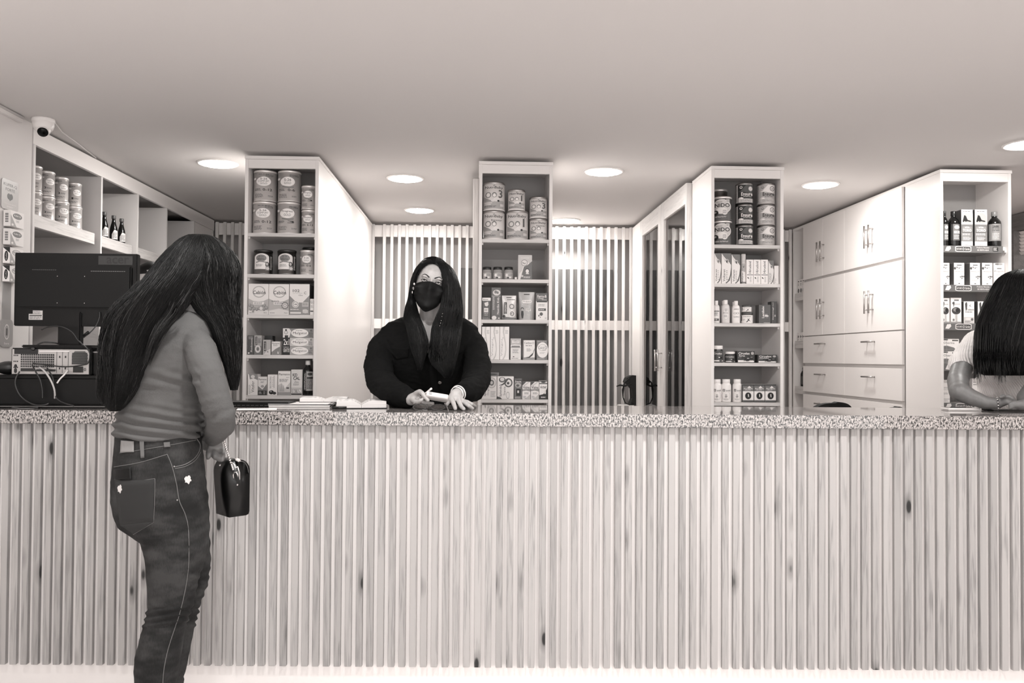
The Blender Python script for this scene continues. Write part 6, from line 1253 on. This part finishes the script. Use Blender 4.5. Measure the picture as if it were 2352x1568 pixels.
# computer case lying flat
a, b = at(23, 830, 3.42).x, at(208, 830, 3.42).x; pc = empty('desktop_computer', ((a+b)/2, 3.42, BT)); tagp(pc, 'desktop computer case lying flat with its vented metal back and ports facing us', 'computer'); hw = (b-a)/2; H = at(110, 799, 3.42).z-BT
MB().box(-hw, hw, .006, .30, .001, H, G(.03, .45, 0, .25), .004).obj('case', pc)
M_PLATE = G(.68, .4, .5)
MB().box(-hw+.006, hw-.008, .002, .008, .004, H-.005, M_PLATE, .001).obj('back_plate', pc)
W_, H_ = 2*hw-.014, H-.009; ox = -hw+.006
art([('r', .03, .80, .34, 1, .1), ('o', .05, .16, .02, .09, .5, .1), ('e', .05, .32, .02, .08, .1), ('e', .05, .12, .02, .08, .1)]+[('e', .03+.022*(i % 3), .75-.24*(i//3), .008, .03, .08) for i in range(9)]
    +[('r', .115+.0245*i, .28+.092*j, .115+.0245*i+.018, .28+.092*j+.068, .06) for i in range(18) for j in range(6)]+[('r', .58, .05, .585, .92, .35), ('r', .655, .05, .66, .92, .35), ('r', .73, .05, .735, .92, .35), ('r', .615, .66, .63, .74, .06), ('r', .69, .66, .705, .74, .06), ('r', .615, .2, .63, .28, .06), ('r', .69, .2, .705, .28, .06)]
    +[('p', [(.78, .4), (.78, .80), (.82, .93), (.95, .93), (.985, .80), (.985, .4)], .30)]+[('e', .79+.0155*i+(.008 if j % 2 else 0), .45+.066*j, .006, .026, .04) for i in range(13) for j in range(7)]
    +[('r', .12, .12, .3, .24, .12), ('r', .32, .12, .57, .2, .12), ('r', .8, .08, .93, .32, .08), ('o', .955, .2, .015, .06, .4, .2), ('r', .36, .9, .75, .94, .85)], W_, H_, lambda x, y, d: Vector((ox+x, .002-d, .004+y)), pc, thick=.000012)
o = MB().ball((-hw+.09, .0, H-.004), (.009, .006, .007), G(.15, .4), 10).obj('thumb_screw', pc)
a, b = at(210, 830, 3.44).x, at(239, 830, 3.44).x
o = MB().box(a, b, 3.44, 3.66, BT+.0008, at(220, 803, 3.44).z, G(.028, .3, 0, .25), .006).obj('power_supply'); tagp(o, 'small black unit standing right of the desktop computer case', 'device')
MB().box(a+.003, b-.002, 3.4385, 3.4402, at(220, 810, 3.44).z, at(220, 807, 3.44).z, G(.5, .2, .7)).obj('trim_strip', o)
o = MB().ball((at(4, 850, 3.45).x, 3.5, BT+.028), (.05, .04, .028), G(.12, .4), 18).obj('telephone_base'); tagp(o, 'rounded black object at the left picture edge on the black box', 'device')
# monitor
pcT = BT+H
mo = empty('monitor', (at(162, 790, 3.46).x, 3.46, pcT+.0006)); tagp(mo, 'black flat computer monitor seen from behind, standing on the computer case', 'monitor')
def ml(px, py, Y=3.46): return at(px, py, Y)-mo.location
A, B = ml(31, 748), ml(316, 583)
MB().box(A.x, B.x, -.0, .03, A.z, B.z, G(.03, .35, 0, .25), .003).obj('back_cover', mo)
C_, D_ = ml(41, 707), ml(304, 612); MB().box(C_.x, D_.x, -.012, .001, C_.z, D_.z, G(.028, .5, 0, .25), .006).obj('rear_bulge', mo)
MB().box(A.x+.004, B.x-.004, .03, .036, A.z+.004, B.z-.004, G(.3, .1)).obj('screen', mo)
C_, D_ = ml(226, 608), ml(305, 588); bd = MB().box(C_.x, D_.x, -.0015, .001, C_.z, D_.z, G(.14, .4), .0005).obj('badge', mo)
art([('t', 'acer', .57, .48, .66, .72, .05, 0, .04)], D_.x-C_.x, D_.z-C_.z, lambda x, y, d: Vector((C_.x+x, -.0015-d, C_.z+y)), bd)
st_ = MB()
for (x, y) in ((132, 634), (194.5, 634.5), (131.5, 695.6), (194, 696)): MB().ball(ml(x, y, 3.4475), .0022, G(.8, .2, .9), 8).obj('screw', mo)
for i in range(12): MB().box(ml(78+3.6*i*2.6/2, 616).x, ml(78+3.6*i*2.6/2+3.2, 616).x, -.0131, -.0119, ml(80, 620.5).z, ml(80, 619.2).z, G(.3)).obj('vent_slot', mo)
for i in range(16): MB().box(ml(212+5*i, 616).x, ml(212+5*i+3.6, 616).x, -.0131, -.0119, ml(80, 622.5).z, ml(80, 621.2).z, G(.45)).obj('vent_slot', mo)
C_, D_ = ml(66, 734), ml(98, 713); sk_ = MB().box(C_.x, D_.x, -.0006, .0006, C_.z, D_.z-.014, G(.72)).box(C_.x+.016, D_.x, -.0006, .0006, D_.z-.0135, D_.z, G(.72)).obj('sticker', mo)
art([('l', .05, .05, .95, .35, 3, .15), ('l', .3, .62, .95, .95, 3, .4), ('r', .05, .40, .95, .52, .2)], D_.x-C_.x, D_.z-C_.z, lambda x, y, d: Vector((C_.x+x, -.0007-d, C_.z+y)), sk_)
C_, D_ = ml(134, 795), ml(188, 716); MB().box(C_.x, D_.x, -.010, .022, .012, D_.z, G(.028, .35, 0, .25), .005).obj('stand_neck', mo)
C_, D_ = ml(61, 799), ml(238, 792); MB().box(C_.x, D_.x, -.04, .16, 0, .012, G(.03, .3, 0, .25), .004).obj('stand_base', mo)
def cable(pts, r, g, label, rough=.4):
    P = [at(*p) for p in pts]; Q = []
    for i in range(len(P)-1):
        p0, p1, p2, p3 = P[max(i-1, 0)], P[i], P[i+1], P[min(i+2, len(P)-1)]
        for k in range(6):
            t = k/6; Q.append(.5*((2*p1)+(p2-p0)*t+(2*p0-5*p1+4*p2-p3)*t*t+(3*p1-p0-3*p2+p3)*t**3))
    Q.append(P[-1]); o = MB().tube(Q, r, G(g, rough), 8).obj('cable'); tagp(o, label, 'cable', 'cables behind the computer'); return o
cable([(192, 775, 3.42), (204, 766, 3.42), (214, 756, 3.43), (222, 745, 3.44), (228, 730, 3.45), (229, 716, 3.455)], .0022, .1, 'black video cable with thick plug hanging from the monitor right of its stand')
o = MB().tube([at(191, 771, 3.42), at(204, 763, 3.42)], [.005, .007], G(.03, .3, 0, .25), 10).obj('cable_plug'); tagp(o, 'thick black plug on the monitor video cable', 'plug')
cable([(95, 757, 3.42), (112, 750, 3.42), (140, 750, 3.41), (165, 762, 3.41), (180, 782, 3.405), (198, 798, 3.40), (206, 812, 3.395), (203, 832, 3.395), (190, 838, 3.395), (150, 842, 3.40), (106, 838, 3.405), (75, 834, 3.41)], .0026, .1, 'black cable looping from the monitor down across the computer back')
cable([(85, 792, 3.40), (100, 786, 3.40), (125, 787, 3.41), (135, 790, 3.43)], .003, .1, 'short black cable on the monitor base')
cable([(90, 843, 3.41), (102, 852, 3.385), (116, 872, 3.375), (125, 895, 3.375), (126, 915, 3.38)], .0036, .66, 'pale grey cable curving down from the computer ports')
cable([(155, 851, 3.41), (148, 860, 3.39), (138, 870, 3.385), (131, 880, 3.38)], .0032, .8, 'short braided white cable end below the computer')
cable([(74, 838, 3.41), (83, 855, 3.39), (92, 872, 3.385), (97, 892, 3.385), (98, 915, 3.385)], .003, .12, 'black cable left of the pale cable')
cable([(45, 853, 3.41), (36, 870, 3.39), (37, 890, 3.385), (50, 912, 3.385), (75, 928, 3.37), (100, 930, 3.365), (112, 926, 3.37)], .0028, .16, 'thin dark cable sagging low over the black box front')
cable([(108, 845, 3.41), (122, 870, 3.385), (125, 905, 3.38), (140, 922, 3.37), (170, 932, 3.36)], .0028, .1, 'black cable dropping to the counter right of the pale one')
for n, q in enumerate(([(-20, 934, 3.33), (20, 935, 3.33), (50, 938, 3.325), (80, 937, 3.33), (110, 931, 3.36)],)):
    o = cable([(a, b, atZ(a, b, CT+.003).y) for a, b, c in q], .0026, .4, 'grey cable lying on the counter edge at the left')
# notebooks and books
def slab(name, quad, z0, th, g, label, cat, edge=.8):
    """quad: four picture points on the counter plane"""
    P = [atZ(x, y, z0) for x, y in quad]; o = MB().prism(P, (0, 0, th), G(g, .6)).obj(name); return tagp(o, label, cat)
def bookblock(name, c, w_, d_, th, rz, label, open_=True, cover=.15, cat='book'):
    b = empty(name, c, rz); tagp(b, label, cat); MB().box(-w_/2, w_/2, -d_/2, d_/2, 0, .003, G(cover, .5), .001).obj('cover', b)
    for s, nm in ((-1, 'page_block'), (1, 'page_block')) if open_ else ((0, 'page_block'),):
        mb = MB(); n = 14; top, bot = [], []
        x0, x1 = (-w_/2+.003, w_/2-.003) if not open_ else ((-w_/2+.003, -.0005) if s < 0 else (.0005, w_/2-.003))
        for i in range(n+1):
            u = i/n; x = x0+(x1-x0)*u; uu = u if s >= 0 else 1-u
            z = th if not open_ else th*(.35+.65*math.sin(min(1, uu*2.2)*PI/2)-.12*uu*uu); top.append((x, z)); bot.append((x, .0032))
        prof = [Vector((x, -d_/2+.003, z+.003)) for x, z in top]+[Vector((x, -d_/2+.003, z)) for x, z in bot[::-1]]; mb.prism(prof, (0, d_-.006, 0), PAGE); mb.obj(nm, b)
    return b
def page():
    m, t, b = mat('paper'); L = t.links; tc = N(t, 'ShaderNodeTexCoord'); mp = N(t, 'ShaderNodeMapping'); mp.inputs['Scale'].default_value = (3, 3, 900); L.new(tc.outputs['Object'], mp.inputs[0]); n = N(t, 'ShaderNodeTexNoise'); n.inputs['Scale'].default_value = 1; L.new(mp.outputs[0], n.inputs['Vector'])
    L.new(ramp(t, n.outputs[0], [(.3, tint(.68)), (.6, tint(.92))]), b.inputs['Base Color']); b.inputs['Roughness'].default_value = .7; return m
PAGE = page()
nbk = empty('spiral_notebook', atZ(690, 934, CT)+Vector((0, .05, .0005)), .05); tagp(nbk, 'closed spiral notebook with pale cover under the open book, left of the clerk', 'notebook')
MB().box(-.13, .125, -.08, .10, 0, .006, PAGE, .0008).obj('page_block', nbk); MB().box(-.132, .128, -.082, .102, .0062, .0085, G(.90, .4), .0008).obj('cover', nbk); MB().box(-.12, .14, -.08, .10, .009, .0115, G(.03, .4, 0, .25), .0008).obj('back_cover', nbk)
MB().box(-.132, .118, -.084, .100, .0118, .0135, G(.92, .4), .0006).obj('cover', nbk)
for k in range(14):
    q = [Vector((.128, -.078+k*.012, .007))+Vector((.006*math.cos(a*PI/5), 0, .0075*math.sin(a*PI/5))) for a in range(11)]; MB().tube(q, .0009, G(.6, .25, .9), 5).obj('wire_ring', nbk)
zb = CT+.0148; p = atZ(728, 922, zb); bookblock('open_book', (p.x+.03, p.y+.02, zb), .21, .15, .017, .12, 'open paperback with curved pages lying on the spiral notebook', cover=.6)
p = atZ(815, 938, CT); bookblock('open_book', (p.x+.015, p.y+.09, CT+.0005), .21, .2, .030, .14, 'thick open book with blank pages beside the clerk\'s elbow', cover=.12)
p = atZ(582, 941, CT+.0003); o = MB().box(-.075, .08, -.05, .05, 0, .0006, G(.93, .6), 0, Matrix.Rotation(.22, 4, 'Z')).obj('paper_sheet', None, (p.x, p.y+.045, CT+.0003)); tagp(o, 'loose white sheet of paper on the counter left of the notebook', 'paper')
p = atZ(780, 936, CT+.006); o = MB().tube([(-.03, 0, 0), (.028, .004, 0)], .0055, G(.08, .3), 12).obj('marker', None, (p.x, p.y, CT+.0058)); tagp(o, 'short black marker lying at the spiral of the notebook', 'pen')
kb = MB().box(-.16, .125, -.045, .10, 0, .020, G(.03, .35, 0, .25), .005).obj('card_terminal', None, (at(605, 920, 3.62).x, 3.60, CT+.0005)); tagp(kb, 'flat black slab-like device on the counter below the first tower', 'device')
for i in range(14): MB().box(-.15+.019*i, -.15+.019*i+.014, -.0452, -.044, .006, .0075, G(.4, .3)).obj('key_gap', kb)
# behind the counter
def chair(px, w_, top, label):
    c = at(px, 930, 4.25); s = empty('office_chair', (c.x, 4.25, 0)); tagp(s, label, 'chair'); zt = at(px, top, 4.25).z
    mb = MB(); n = 16; pts = []
    for i in range(n+1): u = i/n*2-1; pts.append(Vector((u*w_, .03*u*u, zt-.02*u*u-.035*abs(u)**5+(.006 if u > .1 else 0))))
    pts += [Vector((w_*.92, .03, zt-.36)), Vector((-w_*.92, .03, zt-.36))]
    mb.prism([p-Vector((0, 0, 0)) for p in pts], (0, .05, 0), G(.07, .8)).obj('backrest', s)
    MB().box(-.22, .22, -.45, .0, .46, .53, G(.07, .8), .02).obj('seat', s); MB().tube([(0, -.2, .08), (0, -.2, .46)], .025, M_STEEL, 12).obj('column', s); MB().box(-.02, .02, .01, .03, .46, zt-.3, G(.1), .004).obj('back_post', s)
    for k in range(5):
        a = 2*PI*k/5; l = MB().tube([(0, -.2, .09), (.26*math.cos(a), -.2+.26*math.sin(a), .06)], [.022, .015], G(.03, .4, 0, .25), 8).obj('base_arm', s); MB().ball((.26*math.cos(a), -.2+.26*math.sin(a), .028), (.025, .025, .028), G(.08, .4), 10).obj('caster', l)
chair(1919, .115, 925.5, 'black office chair whose curved backrest top shows above the counter, by the drawers')
chair(2062, .06, 936, 'second black chair barely showing above the counter, under the drawers')
bp = at(1452, 900, 6.60); bg = empty('backpack', (bp.x, bp.y, 0)); tagp(bg, 'black bag with a looped strap hanging by the slatted partition beside the glass cabinet', 'bag')
def bl(px, py, Y=6.60): return at(px, py, Y)-bg.location
pts = [bl(1461, 862), bl(1452, 862), bl(1440, 868), bl(1436, 878), bl(1446, 884), bl(1452, 893), bl(1453, 915), bl(1448, 930), bl(1461, 930)]
MB().prism(pts, (0, .12, 0), G(.06, .8)).obj('body', bg)
lp = [bl(x, y, 6.60) for x, y in ((1446, 868), (1434, 878), (1431, 895), (1431, 912), (1436, 925), (1446, 929), (1455, 926))]; MB().tube(lp, .010, G(.06, .8), 8, flat=.5).obj('strap', bg)
MB().tube([bl(1416, 887), bl(1424, 884), bl(1436, 886), bl(1450, 880)], [.006, .012, .012, .012], G(.06, .8), 8, flat=.6).obj('flap', bg)
z = bl(1450, 930).z; MB().box(-.10, .018, -.01, .14, -bg.location.z, z-.001, G(.85, .5), .004).obj('shelf_stand', bg)
